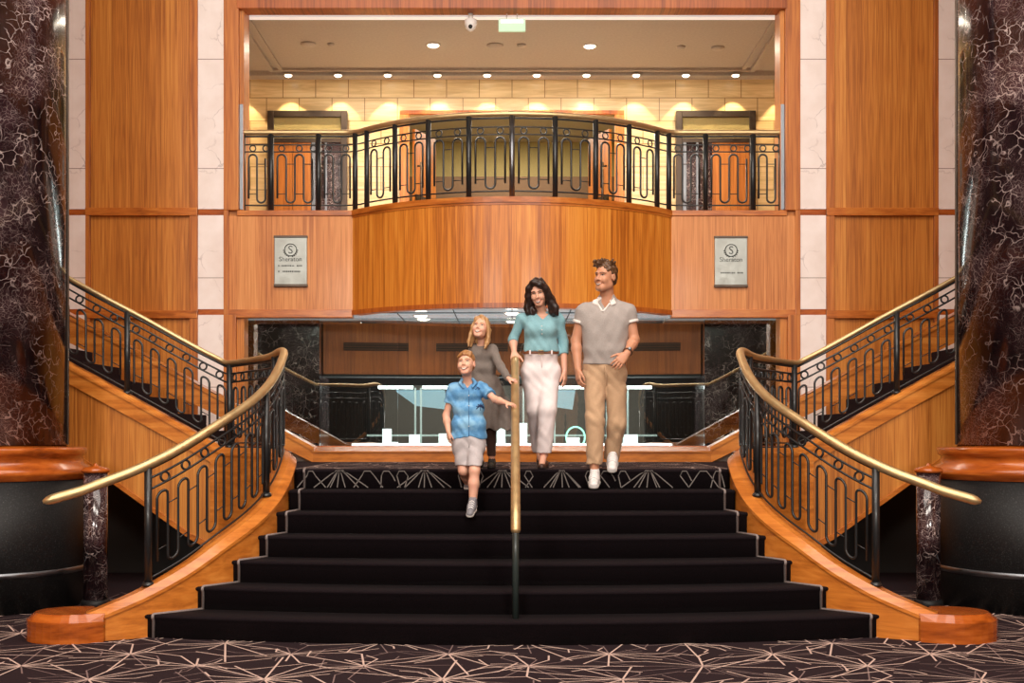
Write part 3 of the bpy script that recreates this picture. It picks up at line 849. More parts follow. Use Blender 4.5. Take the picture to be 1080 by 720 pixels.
# landing with its carpet
lm = MB()
lp = front(0, 32, 0.0, 0.021)
lm.prism(lp + [(2.05, 10.8), (2.2, 11.2), (2.75, 11.7), (2.75, 13.2), (-2.75, 13.2), (-2.75, 11.7), (-2.2, 11.2), (-2.05, 10.8)], LAND-0.16, LAND+0.0008)
rng = random.Random(11)
for i in range(-3, 4):
    for j in range(4):
        star(lm, 0.78*i + (0.39 if j % 2 else 0), 10.75+0.62*j, LAND+0.002, rng, (-1.83, 1.83, 10.45, 12.98))
# pattern of the landing's front riser: fans and hoops of thin lines
def rline(pts):
    vs = []
    for i, (x, z) in enumerate(pts):
        y = YC[0]+(YS[0]-YC[0])*(x/XS[0])**2
        a, b = pts[max(i-1, 0)], pts[min(i+1, len(pts)-1)]
        tx, tz = b[0]-a[0], b[1]-a[1]; l = math.hypot(tx, tz) or 1
        d = 0.014 if z < -0.036 else -0.0035
        for q in (-1, 1): vs.append((x-q*tz/l*0.0045, y+d, LAND+z+q*tx/l*0.0045))
    lm.add(vs, [(2*i, 2*i+1, 2*i+3, 2*i+2) for i in range(len(pts)-1)], 3)
for fx in (-1.46, -0.74, -0.08, 0.42, 1.16):
    for k in range(7):
        e = (k-3)*rng.uniform(0.05, 0.085)+rng.uniform(-.02, .02)
        rline([(fx+0.10*e, -0.008), (fx+0.35*e, -0.045), (fx+e, -0.155)])
for hx in (-1.70, -1.22, -1.06, -0.93, -0.42, -0.28, 0.14, 0.66, 0.80, 0.94, 1.46, 1.62, 1.74):
    q = rng.uniform(0.03, 0.07); l = rng.uniform(-0.09, 0.09)
    rline([(hx-q*0.9+l, -0.155), (hx-q*0.8, -0.055), (hx-q*0.45, -0.016), (hx+q*0.35, -0.016), (hx+q*0.9, -0.06)] + ([(hx+q-l, -0.155)] if rng.random() < 0.6 else [(hx+q*0.9+0.02, -0.10)]))
land = lm.build('floor_landing', [M['carpet'], M['carpet_line'], M['carpet_line_dim'], M['riser_line']], recalc=False)
tag(land, kind='structure')


# ------------------------------------------------------------------ curved stringers, side flights, balustrades
CEN = [(-5.3, 11.76, 2.70), (-4.3, 11.76, 2.18), (-3.4, 11.76, 1.69), (-2.85, 11.76, 1.385), (-2.68, 11.70, 1.325), (-2.45, 11.42, 1.325), (-2.2, 11.03, 1.325), (-2.05, 10.78, 1.32), (-1.965, 10.6, 1.29),
       (-1.94, 10.42, 1.225), (-1.945, 10.15, 1.075), (-1.99, 9.884, 0.932), (-2.085, 9.616, 0.795), (-2.235, 9.348, 0.655), (-2.435, 9.1, 0.485), (-2.68, 8.885, 0.335), (-2.93, 8.74, 0.225), (-3.02, 8.70, 0.19)]
FULL = catmull(CEN, 6)
def side(sx):
    wd = 'left' if sx < 0 else 'right'
    who = 'beside the boy' if sx < 0 else 'beside the man'
    def mir(p): return Vector((-sx*p[0], p[1], p[2]))
    pts = [mir(p) for p in FULL]
    i0 = next(i for i, p in enumerate(FULL) if p.x > -2.86)
    crv = pts[i0:]
    W = 0.095
    # --- stringer of the central flight (solid to the floor) with its crowned cap
    sr = thing('curved_stringer', (crv[-1].x, crv[-1].y, 0), 'curved cherry wood stringer sweeping down the %s edge of the central stairs' % wd, 'stringer')
    s = MB()
    flip = -1 if sx < 0 else 1
    def prof_body(i):
        z = crv[i].z
        return [(-W, -z), (W, -z), (W, -0.075), (-W, -0.075)]
    s.sweep(crv, prof_body); s.build('body', M['stringer'], sr)
    cap = [(-W-0.012, -0.075), (-W-0.012, -0.05), (-W+0.045, 0.0), (W-0.045, 0.0), (W+0.012, -0.05), (W+0.012, -0.075)]
    s = MB(); s.sweep(crv, cap); s.build('cap', M['stringer'], sr)
    # end block (half-round newel base)
    bx, by = -sx*-3.20, 8.83
    def blk(off, n=20):
        # D shape: flat side toward the flight, round outer end
        P = []
        cx, cy, rx, ry = -3.13, 8.80, 0.32-off, 0.30-off
        for i in range(n+1):
            a = math.radians(75) + math.radians(230)*i/n
            P.append((cx+rx*math.cos(a), cy+ry*math.sin(a)*0.95))
        P += [(-2.86, 8.62+off*0.5), (-2.86+off*0.0, 8.82), (-3.02, 8.95)]
        return [(-sx*x, y) for x, y in P]
    s = MB()
    b0, b1 = blk(0.0), blk(0.06); n = len(b0)
    vs = [(x, y, 0) for x, y in b0] + [(x, y, 0.145) for x, y in b0] + [(x, y, 0.195) for x, y in b1]
    fs = [(i, (i+1) % n, n+(i+1) % n, n+i) for i in range(n)] + [(n+i, n+(i+1) % n, 2*n+(i+1) % n, 2*n+i) for i in range(n)]
    fs += [tuple(range(n))[::-1], tuple(range(2*n, 3*n))]
    s.add(vs, fs); s.build('end_block', M['redwood'], sr)

    # --- side flight: stringer, panelled cheek, steps, back stringer
    sd = thing('side_staircase', (-sx*-3.6, 12.4, 0), 'side staircase rising from the landing behind the %s balustrade, cherry panelled' % wd, 'staircase')
    st = [mir(p) for p in FULL[:i0+1]]
    s = MB(); s.sweep(st, [(-W, -0.20), (W, -0.20), (W, -0.06), (-W, -0.06)]); s.build('stringer', M['stringer'], sd)
    s = MB(); s.sweep(st, [(-W-0.012, -0.06), (-W-0.012, -0.035), (-W+0.03, 0.0), (W-0.03, 0.0), (W+0.012, -0.035), (W+0.012, -0.06)]); s.build('cap', M['stringer'], sd)
    def q(x, z): return (-sx*x, z)
    s = MB(); s.prism([q(-5.3, 2.52), q(-2.84, 1.2), q(-2.66, 1.2), q(-2.66, 0.33), q(-3.05, 0.505), q(-3.79, 1.026), q(-4.6, 1.59), q(-5.3, 1.7)], 11.69, 11.78, axis='y'); s.build('cheek_panel', M['panel'], sd)
    s = MB(); s.prism([q(-2.66, 0.25), q(-3.05, 0.455), q(-3.79, 0.986), q(-4.6, 1.55), q(-4.6, 1.60), q(-3.79, 1.03), q(-3.05, 0.51), q(-2.66, 0.33)], 11.67, 11.79, axis='y'); s.build('cheek_edge', M['trim'], sd)
    for i in range(9):
        x0 = -2.62-0.30*i; z1 = LAND+R_*(i+1)
        s = MB(); s.box(-sx*(x0-0.32), -sx*x0, 11.86, 13.0, z1-R_-0.02, z1, b=0.008); s.build('step', M['carpet'], sd)
    s = MB(); bs = [(-2.15, 1.21), (-5.3, 2.85), (-5.3, 3.05), (-2.15, 1.31)]
    s.prism([q(*p) for p in [(-2.10, 1.15), (-5.3, 2.72), (-5.3, 3.02), (-2.10, 1.29)]], 13.0, 13.22, axis='y'); s.build('back_stringer', M['stringer'], sd)
    s = MB(); s.prism([q(-2.09, 1.27), q(-5.3, 3.0), q(-5.3, 3.06), q(-2.09, 1.315)], 12.985, 13.24, axis='y'); s.build('back_cap', M['stringer'], sd)
    # dark recess under the side flight
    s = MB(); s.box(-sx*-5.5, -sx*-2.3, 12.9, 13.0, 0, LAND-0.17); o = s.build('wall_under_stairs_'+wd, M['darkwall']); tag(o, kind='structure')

    # --- balustrade
    bl = thing('balustrade', (crv[-1].x, crv[-1].y, 0.2), 'black iron balustrade with brass handrail curving up the %s side %s' % (wd, who), 'balustrade')
    rows = []
    for p in FULL:
        if p.y > 11.7 and p.x < -2.7: h = 0.79
        elif p.y > 10.8: h = 0.81
        else: h = 0.87
        rows.append((p.x, p.y, p.z, h))
    lx = rows[-1]
    for k in range(1, 9):
        f_ = k/8; rows.append((lx[0]+(-3.27-lx[0])*f_, lx[1]+(8.59-lx[1])*f_, lx[2]+(0.10-lx[2])*f_, 0.87+0.012*f_))
    A_ = np.array(rows)
    kern = np.ones(7)/7
    A_[:, 3] = np.convolve(np.pad(A_[:, 3], 3, mode='edge'), kern, 'valid')
    zr = A_[:, 2]+A_[:, 3]; zr[3:-3] = np.convolve(zr, kern, 'valid'); A_[:, 3] = zr-A_[:, 2]
    P = Path(A_)
    def pt(t, h=None, rail=None):
        x, y, z, hh = P.at(t)
        return mir((x, y, z+(h if h is not None else hh+rail)))
    NN = 220
    s = MB()
    T = np.linspace(0, P.L, NN)
    rr = [float(np.interp(t, [P.L*0.42, P.L*0.62], [0.023, 0.036])) for t in T]
    rr[-1] = 0.012; rr[-2] = 0.03
    hp = [pt(t, rail=0) for t in T]
    for _ in range(6):
        hp = [hp[0]]+[hp[i]*0.5+(hp[i-1]+hp[i+1])*0.25 if i > NN*0.62 else hp[i] for i in range(1, NN-1)]+[hp[-1]]
    s.tube(hp, rr, 12); s.build('handrail', M['brass'], bl)
    tend = P.L-0.72
    tt = np.linspace(0, tend, 110)
    for off, r in ((-0.035, 0.012), (-0.105, 0.0095), (-0.185, 0.0095)):
        s = MB(); s.tube([pt(t, rail=off) for t in tt], r, 6); s.build('upper_bar', M['iron'], bl)
    s = MB(); s.tube([pt(t, 0.045) for t in tt], 0.008, 6); s.build('lower_bar', M['iron'], bl)
    # post positions along the path
    def t_at(x, y): return float(P.S[np.argmin((P.R[:, 0]-x)**2+(P.R[:, 1]-y)**2)])
    posts = [t_at(-4.95, 11.76), t_at(-3.64, 11.76), t_at(-2.69, 11.70), t_at(-2.1, 10.85), t_at(-1.975, 9.95), tend]
    for i, t in enumerate(posts):
        b, u = pt(t, -0.005), pt(t, rail=-0.02)
        s = MB(); s.tube([b, u], 0.029, 10); s.lathe([(0.046, b.z), (0.046, b.z+0.012), (0.034, b.z+0.03)], b.x, b.y, 14); s.build('post', M['iron'], bl)
    # serpentine scrolls and rings in each bay
    for a, b in zip(posts[:-1], posts[1:]):
        n = max(2, int(round((b-a-0.06)/0.086)))
        if n % 2: n += 1
        d = (b-a-0.05)/n
        line = []
        lt = lambda i: a+0.025+d*(i+0.5)
        R = d/2
        s = MB()
        for i in range(n):
            t = lt(i)
            up = (i % 2 == 0)
            hb = 0.10
            if i == 0: line.append(pt(t, hb+0.03))
            if i % 2 == 0:
                # leg up then hoop to the next leg
                line += [pt(t, 0.10+R), pt(t, rail=-0.24-R)]
                if i+1 < n:
                    tc = (lt(i)+lt(i+1))/2
                    for k in range(1, 8):
                        an = math.pi*k/8
                        tk = tc-R*math.cos(an)
                        line.append(pt(tk, rail=-0.24-R+R*math.sin(an)))
                line.append(pt(lt(i+1), rail=-0.24-R))
            else:
                line += [pt(t, 0.10+R)]
                if i+1 < n:
                    tc = (lt(i)+lt(i+1))/2
                    for k in range(1, 8):
                        an = math.pi*k/8
                        line.append(pt(tc-R*math.cos(an), 0.10+R-R*math.sin(an)))
        s.tube(line, 0.0108, 6)
        for i in range(n-1):
            if i % 2 == 0: s.tube([pt(lt(i), 0.22), pt(lt(i+1), 0.22)], 0.0045, 5)
            else: s.tube([pt(lt(i), rail=-0.35), pt(lt(i+1), rail=-0.35)], 0.0045, 5)
        s.tube([pt(a, rail=-0.35), pt(lt(0), rail=-0.35)], 0.0045, 5)
        s.build('scrollwork', M['iron'], bl)
        for i in range(0, n, 2):
            t = (lt(i)+lt(min(i+1, n-1)))/2-0.02
            c0 = pt(t, rail=-0.145); c1 = pt(t+0.01, rail=-0.145); dirv = (c1-c0); dirv.z = 0; dirv.normalize()
            s = MB()
            s.tube([c0+dirv*0.034*math.cos(q2)+Vector((0,0,0.034*math.sin(q2))) for q2 in [2*math.pi*k/16 for k in range(16)]], 0.009, 6, closed=True)
            s.build('ring', M['iron'], bl)
side(-1); side(1)

# landing's back kerb
kb = thing('landing_kerb', (0, 13.1, LAND), 'low cherry wood kerb along the back of the landing in front of the glass', 'kerb')
s = MB(); s.prism([(13.0, LAND), (13.3, LAND), (13.3, LAND+0.10), (13.0, LAND+0.10)], -2.10, 2.10, axis='x'); s.build('body', M['stringer'], kb)
s = MB(); s.prism([(12.985, LAND+0.10), (13.3, LAND+0.10), (13.3, LAND+0.155), (13.22, LAND+0.157), (12.985, LAND+0.115)], -2.11, 2.11, axis='x'); s.build('cap', M['stringer'], kb)
s = MB(); s.box(-3.1, 3.1, 14.36, 14.45, 1.25, 1.31, b=0.004); tag(s.build('trim_8', M['redwood']), kind='structure')

# ------------------------------------------------------------------ central brass handrail
cr = thing('stair_handrail', (0.023, 8.62, R_), 'thick brass handrail on a dark post down the middle of the stairs', 'handrail')
def zrail(y): return 2.085-0.575*(10.5-y)
s = MB()
xr = 0.025
path = [(xr, 10.56, 2.02), (xr, 10.56, 2.05), (xr, 10.545, 2.08), (xr, 10.50, zrail(10.5))]
y = 10.4
while y > 8.75:
    path.append((xr, y, zrail(y))); y -= 0.15
path += [(xr, 8.6, 0.99), (xr, 8.50, 0.925), (xr, 8.43, 0.86), (xr, 8.40, 0.80), (xr, 8.40, 0.785)]
s.tube(path, [0.034]*(len(path)-1)+[0.03], 16); s.build('handrail', M['brass'], cr)
s = MB(); s.tube([(xr, 8.62, R_-0.005), (xr, 8.62, 0.985)], 0.024, 12); s.build('post', M['greenpost'], cr)
s = MB(); s.tube([(xr, 10.56, LAND), (xr, 10.56, 2.03)], 0.024, 12); s.build('post', M['greenpost'], cr)

# ------------------------------------------------------------------ big marble columns on granite drums, bollards
for sx in (-1, 1):
    wd = 'left' if sx < 0 else 'right'
    cx, cy = sx*4.58, 10.6
    col = thing('marble_column', (cx, cy, 0), 'huge dark veined marble column at the %s edge, on a black granite drum' % wd, 'column')
    n = 12
    def ngon(r, n=n, rot=0): return [(cx+r*math.cos(2*math.pi*(i+0.5)/n+rot), cy+r*math.sin(2*math.pi*(i+0.5)/n+rot)) for i in range(n)]
    s = MB(); s.lathe([(0.72, 1.36), (0.72, 9.3)], cx, cy, 64); s.build('shaft', M['marble'], col)
    s = MB(); s.lathe([(0.725, 1.34), (0.87, 1.34), (0.885, 1.32), (0.87, 1.275), (0.845, 1.26), (0.855, 1.20), (0.91, 1.17), (0.935, 1.13), (0.93, 1.11), (0.915, 1.10), (0.915, 1.07)][::-1]+[(0.70, 1.36)], cx, cy, 64); s.build('crown_moulding', M['redwood'], col)
    s = MB(); s.lathe([(0.91, 0.0), (0.91, 1.07)], cx, cy, 64); s.build('drum', M['granite'], col)
    s = MB(); s.lathe([(0.911, 0.29), (0.918, 0.29), (0.918, 0.335), (0.911, 0.335)], cx, cy, 64); s.build('steel_band', M['steel'], col)
    # polished edge strip of the column
    a = math.radians(10 if sx < 0 else 170)
    s = MB(); s.box(cx+0.722*math.cos(a)-0.012, cx+0.722*math.cos(a)+0.012, cy+0.722*math.sin(a)-0.012, cy+0.722*math.sin(a)+0.012, 1.36, 9.3, b=0.003); s.build('edge_strip', M['bronze'], col)
    bo = thing('bollard', (sx*3.49, 10.33, 0), 'slim dark marble bollard with a wooden cap next to the %s granite drum' % wd, 'bollard')
    s = MB(); s.lathe([(0.098, 0.07), (0.098, 1.13)], sx*3.49, 10.33, 28); s.build('shaft', M['marble_fine'], bo)
    s = MB(); s.lathe([(0.12, 0.0), (0.12, 0.05), (0.104, 0.07)], sx*3.49, 10.33, 28); s.build('base', M['granite'], bo)
    s = MB(); s.lathe([(0.112, 1.13), (0.118, 1.15), (0.10, 1.17), (0.02, 1.185), (0.018, 1.2), (0.002, 1.21)], sx*3.49, 10.33, 28); s.build('cap', M['redwood'], bo)

# ------------------------------------------------------------------ balcony balustrade
bb = thing('balcony_balustrade', (0, YW, ZB1), 'black iron balustrade with brass handrail along the top of the curved balcony', 'balustrade')
HR = 0.90
RB = RC-0.06
segs = [(-3.12+0.0, YW+0.06), (-HC+0.03, YW+0.06)]
cur = [(RB*math.sin(t), YCEN-RB*math.cos(t)) for t in np.linspace(-A+0.02, A-0.02, 49)]
plan = [(-3.10, YW+0.06), (-2.5, YW+0.06), (-1.86, YW+0.06)] + cur + [(1.86, YW+0.06), (2.5, YW+0.06), (3.10, YW+0.06)]
BP = Path([(x, y) for x, y in plan])
def bpt(t, h):
    x, y = BP.at(t); return Vector((x, y, ZB1+h))
TT = np.linspace(0, BP.L, 140)
s = MB(); s.tube([bpt(t, HR) for t in TT], 0.03, 12); s.build('handrail', M['brass'], bb)
for h, r in ((HR-0.045, 0.012), (HR-0.14, 0.008), (HR-0.22, 0.008), (0.07, 0.009)):
    s = MB(); s.tube([bpt(t, h) for t in TT], r, 6); s.build('bar', M['iron'], bb)
def bt(x):   # arc length for a given x
    i = np.argsort(BP.R[:, 0]); return float(np.interp(x, BP.R[i, 0], BP.S[i]))
pxs = [(257, 14.06), (286, 14.06), (336, 14.06), (375, 14.06), (387.5, 13.95), (416, 13.55), (451, 13.3), (494, 13.14), (540, 13.1)]
tp = [0.03]+[bt((px-540)*y/F) for px, y in pxs[1:]]
tp = tp + [BP.L-t for t in tp[:-1]][::-1]
for i, t in enumerate(tp):
    s = MB(); s.tube([bpt(t, -0.002), bpt(t, HR-0.02)], 0.031, 8); s.build('post', M['steel'] if i == 8 else M['iron'], bb)
for a, b in zip(tp[:-1], tp[1:]):
    if b-a < 0.2: continue
    n = max(3, int(round((b-a-0.05)/0.098)))
    d = (b-a-0.04)/n; R = d*0.5
    s = MB(); line = []
    lt = lambda i: a+0.02+d*(i+0.5)
    for i in range(n):
        t = lt(i)
        if i == 0: line.append(bpt(t, 0.16))
        if i % 2 == 0: line += [bpt(t, 0.10+R), bpt(t, HR-0.25-R)]
        else: line += [bpt(t, HR-0.25-R), bpt(t, 0.10+R)]
        if i+1 < n:
            tc = (lt(i)+lt(i+1))/2; sg = 1 if i % 2 == 0 else -1
            for k in range(1, 8):
                an = math.pi*k/8
                line.append(bpt(tc-R*math.cos(an), (HR-0.25-R if sg > 0 else 0.10+R)+sg*R*math.sin(an)))
    s.tube(line, 0.0115, 6)
    for i in range(n-1):
        h = 0.2 if i % 2 == 0 else HR-0.36
        s.tube([bpt(lt(i), h), bpt(lt(i+1), h)], 0.005, 5)
    s.build('scrollwork', M['iron'], bb)
    for i in range(0, n, 2):
        t = min(lt(i)+d/2, b-0.06); c0 = bpt(t, HR-0.18); dv = (bpt(t+0.01, HR-0.18)-c0).normalized()
        s = MB(); s.tube([c0+dv*0.034*math.cos(q2)+Vector((0,0,0.034*math.sin(q2))) for q2 in [2*math.pi*k/14 for k in range(14)]], 0.008, 6, closed=True); s.build('ring', M['iron'], bb)
# ------------------------------------------------------------------ people: signed-distance bodies, surface nets
def PW(px, py, Y): return np.array([(px-540.0)*Y/F, Y, CH+(HZ-py)*Y/F])
def nv(a): a = np.asarray(a, float); return a/np.linalg.norm(a)

class SDF:
    def __init__(s): s.ops = []
    def cap(s, a, b, ra, rb, k=0.02, sq=None, op='u'):
        """tapered limb; sq=(axis, factor) flattens it along an axis"""
        a, b = np.asarray(a, float), np.asarray(b, float)
        m = max(ra, rb); lo = np.minimum(a, b)-m*1.3; hi = np.maximum(a, b)+m*1.3
        if sq is not None: ax, q = nv(sq[0]), sq[1]
        def f(p):
            pa = p-a
            if sq is not None: pa = pa + (pa@ax)[..., None]*ax*(1/q-1)
            ba = b-a
            if sq is not None: ba = ba + ax*(ba@ax)*(1/q-1)
            L2 = max(ba@ba, 1e-12)
            t = np.clip((pa@ba)/L2, 0, 1)
            d = np.sqrt(((pa-t[..., None]*ba)**2).sum(-1))-(ra+(rb-ra)*t)
            return d*(q**0.5 if sq is not None and q < 1 else 1)
        s.ops.append((op, f, lo, hi, k)); return s
    def ell(s, c, r, R=None, k=0.02, op='u'):
        c, r = np.asarray(c, float), np.asarray(r, float)
        m = r.max()
        Rm = np.eye(3) if R is None else np.asarray(R)      # columns: local axes in world
        def f(p):
            q = (p-c)@Rm
            k0 = np.sqrt(((q/r)**2).sum(-1)); k1 = np.sqrt(((q/(r*r))**2).sum(-1))
            return np.where(k1 > 1e-9, k0*(k0-1)/np.maximum(k1, 1e-9), -r.min())
        s.ops.append((op, f, c-m, c+m, k)); return s
    def chain(s, pts, rs, k=0.01, sq=None):
        for i in range(len(pts)-1): s.cap(pts[i], pts[i+1], rs[i], rs[i+1], k, sq)
        return s
    def plane(s, c, n, k=0.0, op='i', lo=None, hi=None):
        """keep the side n points away from"""
        c, n = np.asarray(c, float), nv(n)
        s.ops.append((op, lambda p: (p-c)@n, lo, hi, k)); return s
    def fn(s, f): s.ops.append(('d', f, None, None, 0)); return s
    def mesh(s, h=0.006, smooth_pass=1):
        us = [o for o in s.ops if o[0] == 'u']
        lo = np.min([o[2] for o in us], 0)-3*h; hi = np.max([o[3] for o in us], 0)+3*h
        n = np.ceil((hi-lo)/h).astype(int)+1
        ax = [lo[i]+h*np.arange(n[i]) for i in range(3)]
        D = np.full(n, 0.2, np.float32)
        for op, f, l, u, k in s.ops:
            if l is None: i0, i1 = np.zeros(3, int), n
            else:
                pad = k+3*h
                i0 = np.clip(np.floor((l-pad-lo)/h).astype(int), 0, n); i1 = np.clip(np.ceil((u+pad-lo)/h).astype(int)+1, 0, n)
            if (i1 <= i0).any(): continue
            sl = tuple(slice(a, b) for a, b in zip(i0, i1))
            P = np.stack(np.meshgrid(ax[0][sl[0]], ax[1][sl[1]], ax[2][sl[2]], indexing='ij'), -1)
            d = f(P); c = D[sl]
            if op == 'u':
                if k > 0:
                    hh = np.maximum(k-np.abs(c-d), 0)/k; D[sl] = np.minimum(c, d)-hh*hh*k*0.25
                else: D[sl] = np.minimum(c, d)
            elif op == 's':
                if k > 0:
                    hh = np.maximum(k-np.abs(c+d), 0)/k; D[sl] = np.maximum(c, -d)+hh*hh*k*0.25
                else: D[sl] = np.maximum(c, -d)
            elif op == 'i': D[sl] = np.maximum(c, d)
            elif op == 'd': D[sl] = c+d
        s.grid = (lo, h, D)
        return surface_nets(D, lo, h)
    def val(s, P):
        lo, h, D = s.grid
        q = (np.asarray(P)-lo)/h
        i = np.clip(np.floor(q).astype(int), 0, np.array(D.shape)-2); t = q-i
        r = 0
        for dx in (0, 1):
            for dy in (0, 1):
                for dz in (0, 1):
                    wgt = (t[..., 0] if dx else 1-t[..., 0])*(t[..., 1] if dy else 1-t[..., 1])*(t[..., 2] if dz else 1-t[..., 2])
                    r = r+wgt*D[i[..., 0]+dx, i[..., 1]+dy, i[..., 2]+dz]
        return r

def surface_nets(D, lo, h):
    ins = D < 0
    nx, ny, nz = D.shape
    cnt = np.zeros((nx-1, ny-1, nz-1), np.float32); acc = np.zeros((nx-1, ny-1, nz-1, 3), np.float32)
    corners = [(i, j, k) for i in (0, 1) for j in (0, 1) for k in (0, 1)]
    def C_(a, c): return a[c[0]:nx-1+c[0], c[1]:ny-1+c[1], c[2]:nz-1+c[2]]
    for c in corners:
        for axn in range(3):
            if c[axn]: continue
            e = list(c); e[axn] = 1; e = tuple(e)
            a, b = C_(D, c), C_(D, e)
            m = (a < 0) != (b < 0)
            t = np.where(m, a/np.where(m, a-b, 1), 0)
            cnt += m
            for q in range(3):
                acc[..., q] += np.where(m, c[q]+(t if q == axn else 0), 0)
    act = cnt > 0
    idx = np.full(act.shape, -1, np.int64); idx[act] = np.arange(act.sum())
    cell = np.argwhere(act)
    V = lo+h*(cell+acc[act]/cnt[act][:, None])
    Fs = []
    for axn in range(3):
        o = [a for a in range(3) if a != axn]
        sl0 = [slice(None)]*3; sl1 = [slice(None)]*3
        sl0[axn] = slice(0, -1); sl1[axn] = slice(1, None)
        ch = ins[tuple(sl0)] != ins[tuple(sl1)]
        e = np.argwhere(ch)
        ok = (e[:, o[0]] > 0) & (e[:, o[1]] > 0) & (e[:, o[0]] < D.shape[o[0]]-1) & (e[:, o[1]] < D.shape[o[1]]-1)
        e = e[ok]
        def at(d0, d1):
            q = e.copy(); q[:, o[0]] += d0; q[:, o[1]] += d1
            return idx[q[:, 0], q[:, 1], q[:, 2]]
        quad = np.stack([at(-1, -1), at(0, -1), at(0, 0), at(-1, 0)], 1)
        inside_first = ins[e[:, 0], e[:, 1], e[:, 2]]
        flip = inside_first if axn != 1 else ~inside_first
        quad = np.where(flip[:, None], quad, quad[:, ::-1])
        Fs.append(quad)
    Q = np.concatenate(Fs)
    Q = Q[(Q >= 0).all(1)]
    # light smoothing
    for lam in (0.5, -0.3):
        S = np.zeros_like(V); n = np.zeros(len(V))
        for a, b in ((0, 1), (1, 2), (2, 3), (3, 0)):
            np.add.at(S, Q[:, a], V[Q[:, b]]); np.add.at(n, Q[:, a], 1)
            np.add.at(S, Q[:, b], V[Q[:, a]]); np.add.at(n, Q[:, b], 1)
        V = V+lam*(S/np.maximum(n, 1)[:, None]-V)
    return V, Q

def sdf_obj(name, sdf, mat, parent, h=0.006, keep_biggest=False):
    V, Q = sdf.mesh(h)
    off = np.array(rootloc(parent)) if parent else np.zeros(3)
    me = bpy.data.meshes.new(name)
    me.vertices.add(len(V)); me.vertices.foreach_set('co', (V-off).astype(np.float32).ravel())
    me.loops.add(len(Q)*4); me.loops.foreach_set('vertex_index', Q.astype(np.int32).ravel())
    me.polygons.add(len(Q)); me.polygons.foreach_set('loop_start', np.arange(0, len(Q)*4, 4, dtype=np.int32))
    me.polygons.foreach_set('use_smooth', np.ones(len(Q), bool))
    me.update(calc_edges=True); me.validate()
    for m_ in (mat if isinstance(mat, (list, tuple)) else [mat]): me.materials.append(m_)
    bm = bmesh.new(); bm.from_mesh(me)
    # drop stray crumbs
    seen = set(); comps = []
    bm.verts.ensure_lookup_table()
    for v in bm.verts:
        if v.index in seen: continue
        st = [v]; comp = []; seen.add(v.index)
        while st:
            a = st.pop(); comp.append(a)
            for e in a.link_edges:
                b = e.other_vert(a)
                if b.index not in seen: seen.add(b.index); st.append(b)
        comps.append(comp)
    if len(comps) > 1:
        big = max(len(c) for c in comps)
        kill = [v for c in comps if (len(c) < big if keep_biggest else len(c) < 60) for v in c]
        bmesh.ops.delete(bm, geom=kill, context='VERTS')
    bmesh.ops.recalc_face_normals(bm, faces=bm.faces)
    bm.to_mesh(me); bm.free()
    o = bpy.data.objects.new(name, me); COL.objects.link(o)
    if parent: o.parent = parent
    return o

def folds(amp, comps):
    """soft cloth folds: comps of (direction xyz as spatial frequency, phase, weight)"""
    def f(P):
        r = 0
        for (d, ph, wg) in comps:
            u = P@np.asarray(d, float)
            wv = 0.6*np.sin(P@np.array([9., 5., 7.])+ph)
            ms = np.clip(0.35+0.9*np.sin(P@np.array([11.+7*math.sin(ph*5), 6., 9.+6*math.cos(ph*3)])+ph*2.7), 0, 1)
            sn = np.sin(u+ph+1.6*wv)
            r = r+wg*ms*(1.3*sn*np.abs(sn)**0.3)
        return (amp*r).astype(np.float32)
    return f

def frame(yaw, pitch, roll):
    """head frame. columns: x (viewer's right), y (back), z (up). yaw>0 turns the face to viewer's left, pitch>0 looks up, roll>0 tips the crown to viewer's right"""
    y, p, r = map(math.radians, (yaw, pitch, roll))
    Rz = Matrix.Rotation(-y, 3, 'Z'); Rx = Matrix.Rotation(-p, 3, 'X'); Ry = Matrix.Rotation(r, 3, 'Y')
    return np.array(Ry @ Rz @ Rx)

def skin_mat(name, c, flush):
    t = NT(name, 0.45, 0, 0.4)
    n = t.noise(t.coord(), 16, 3).outputs['Fac']
    t.color(t.ramp(n, [(0.3, c), (0.75, flush)]))
    t.b.inputs['Subsurface Weight'].default_value = 0.12
    t.b.inputs['Subsurface Radius'].default_value = (0.02, 0.008, 0.004)
    t.b.inputs['Subsurface Scale'].default_value = 0.5
    return t.m

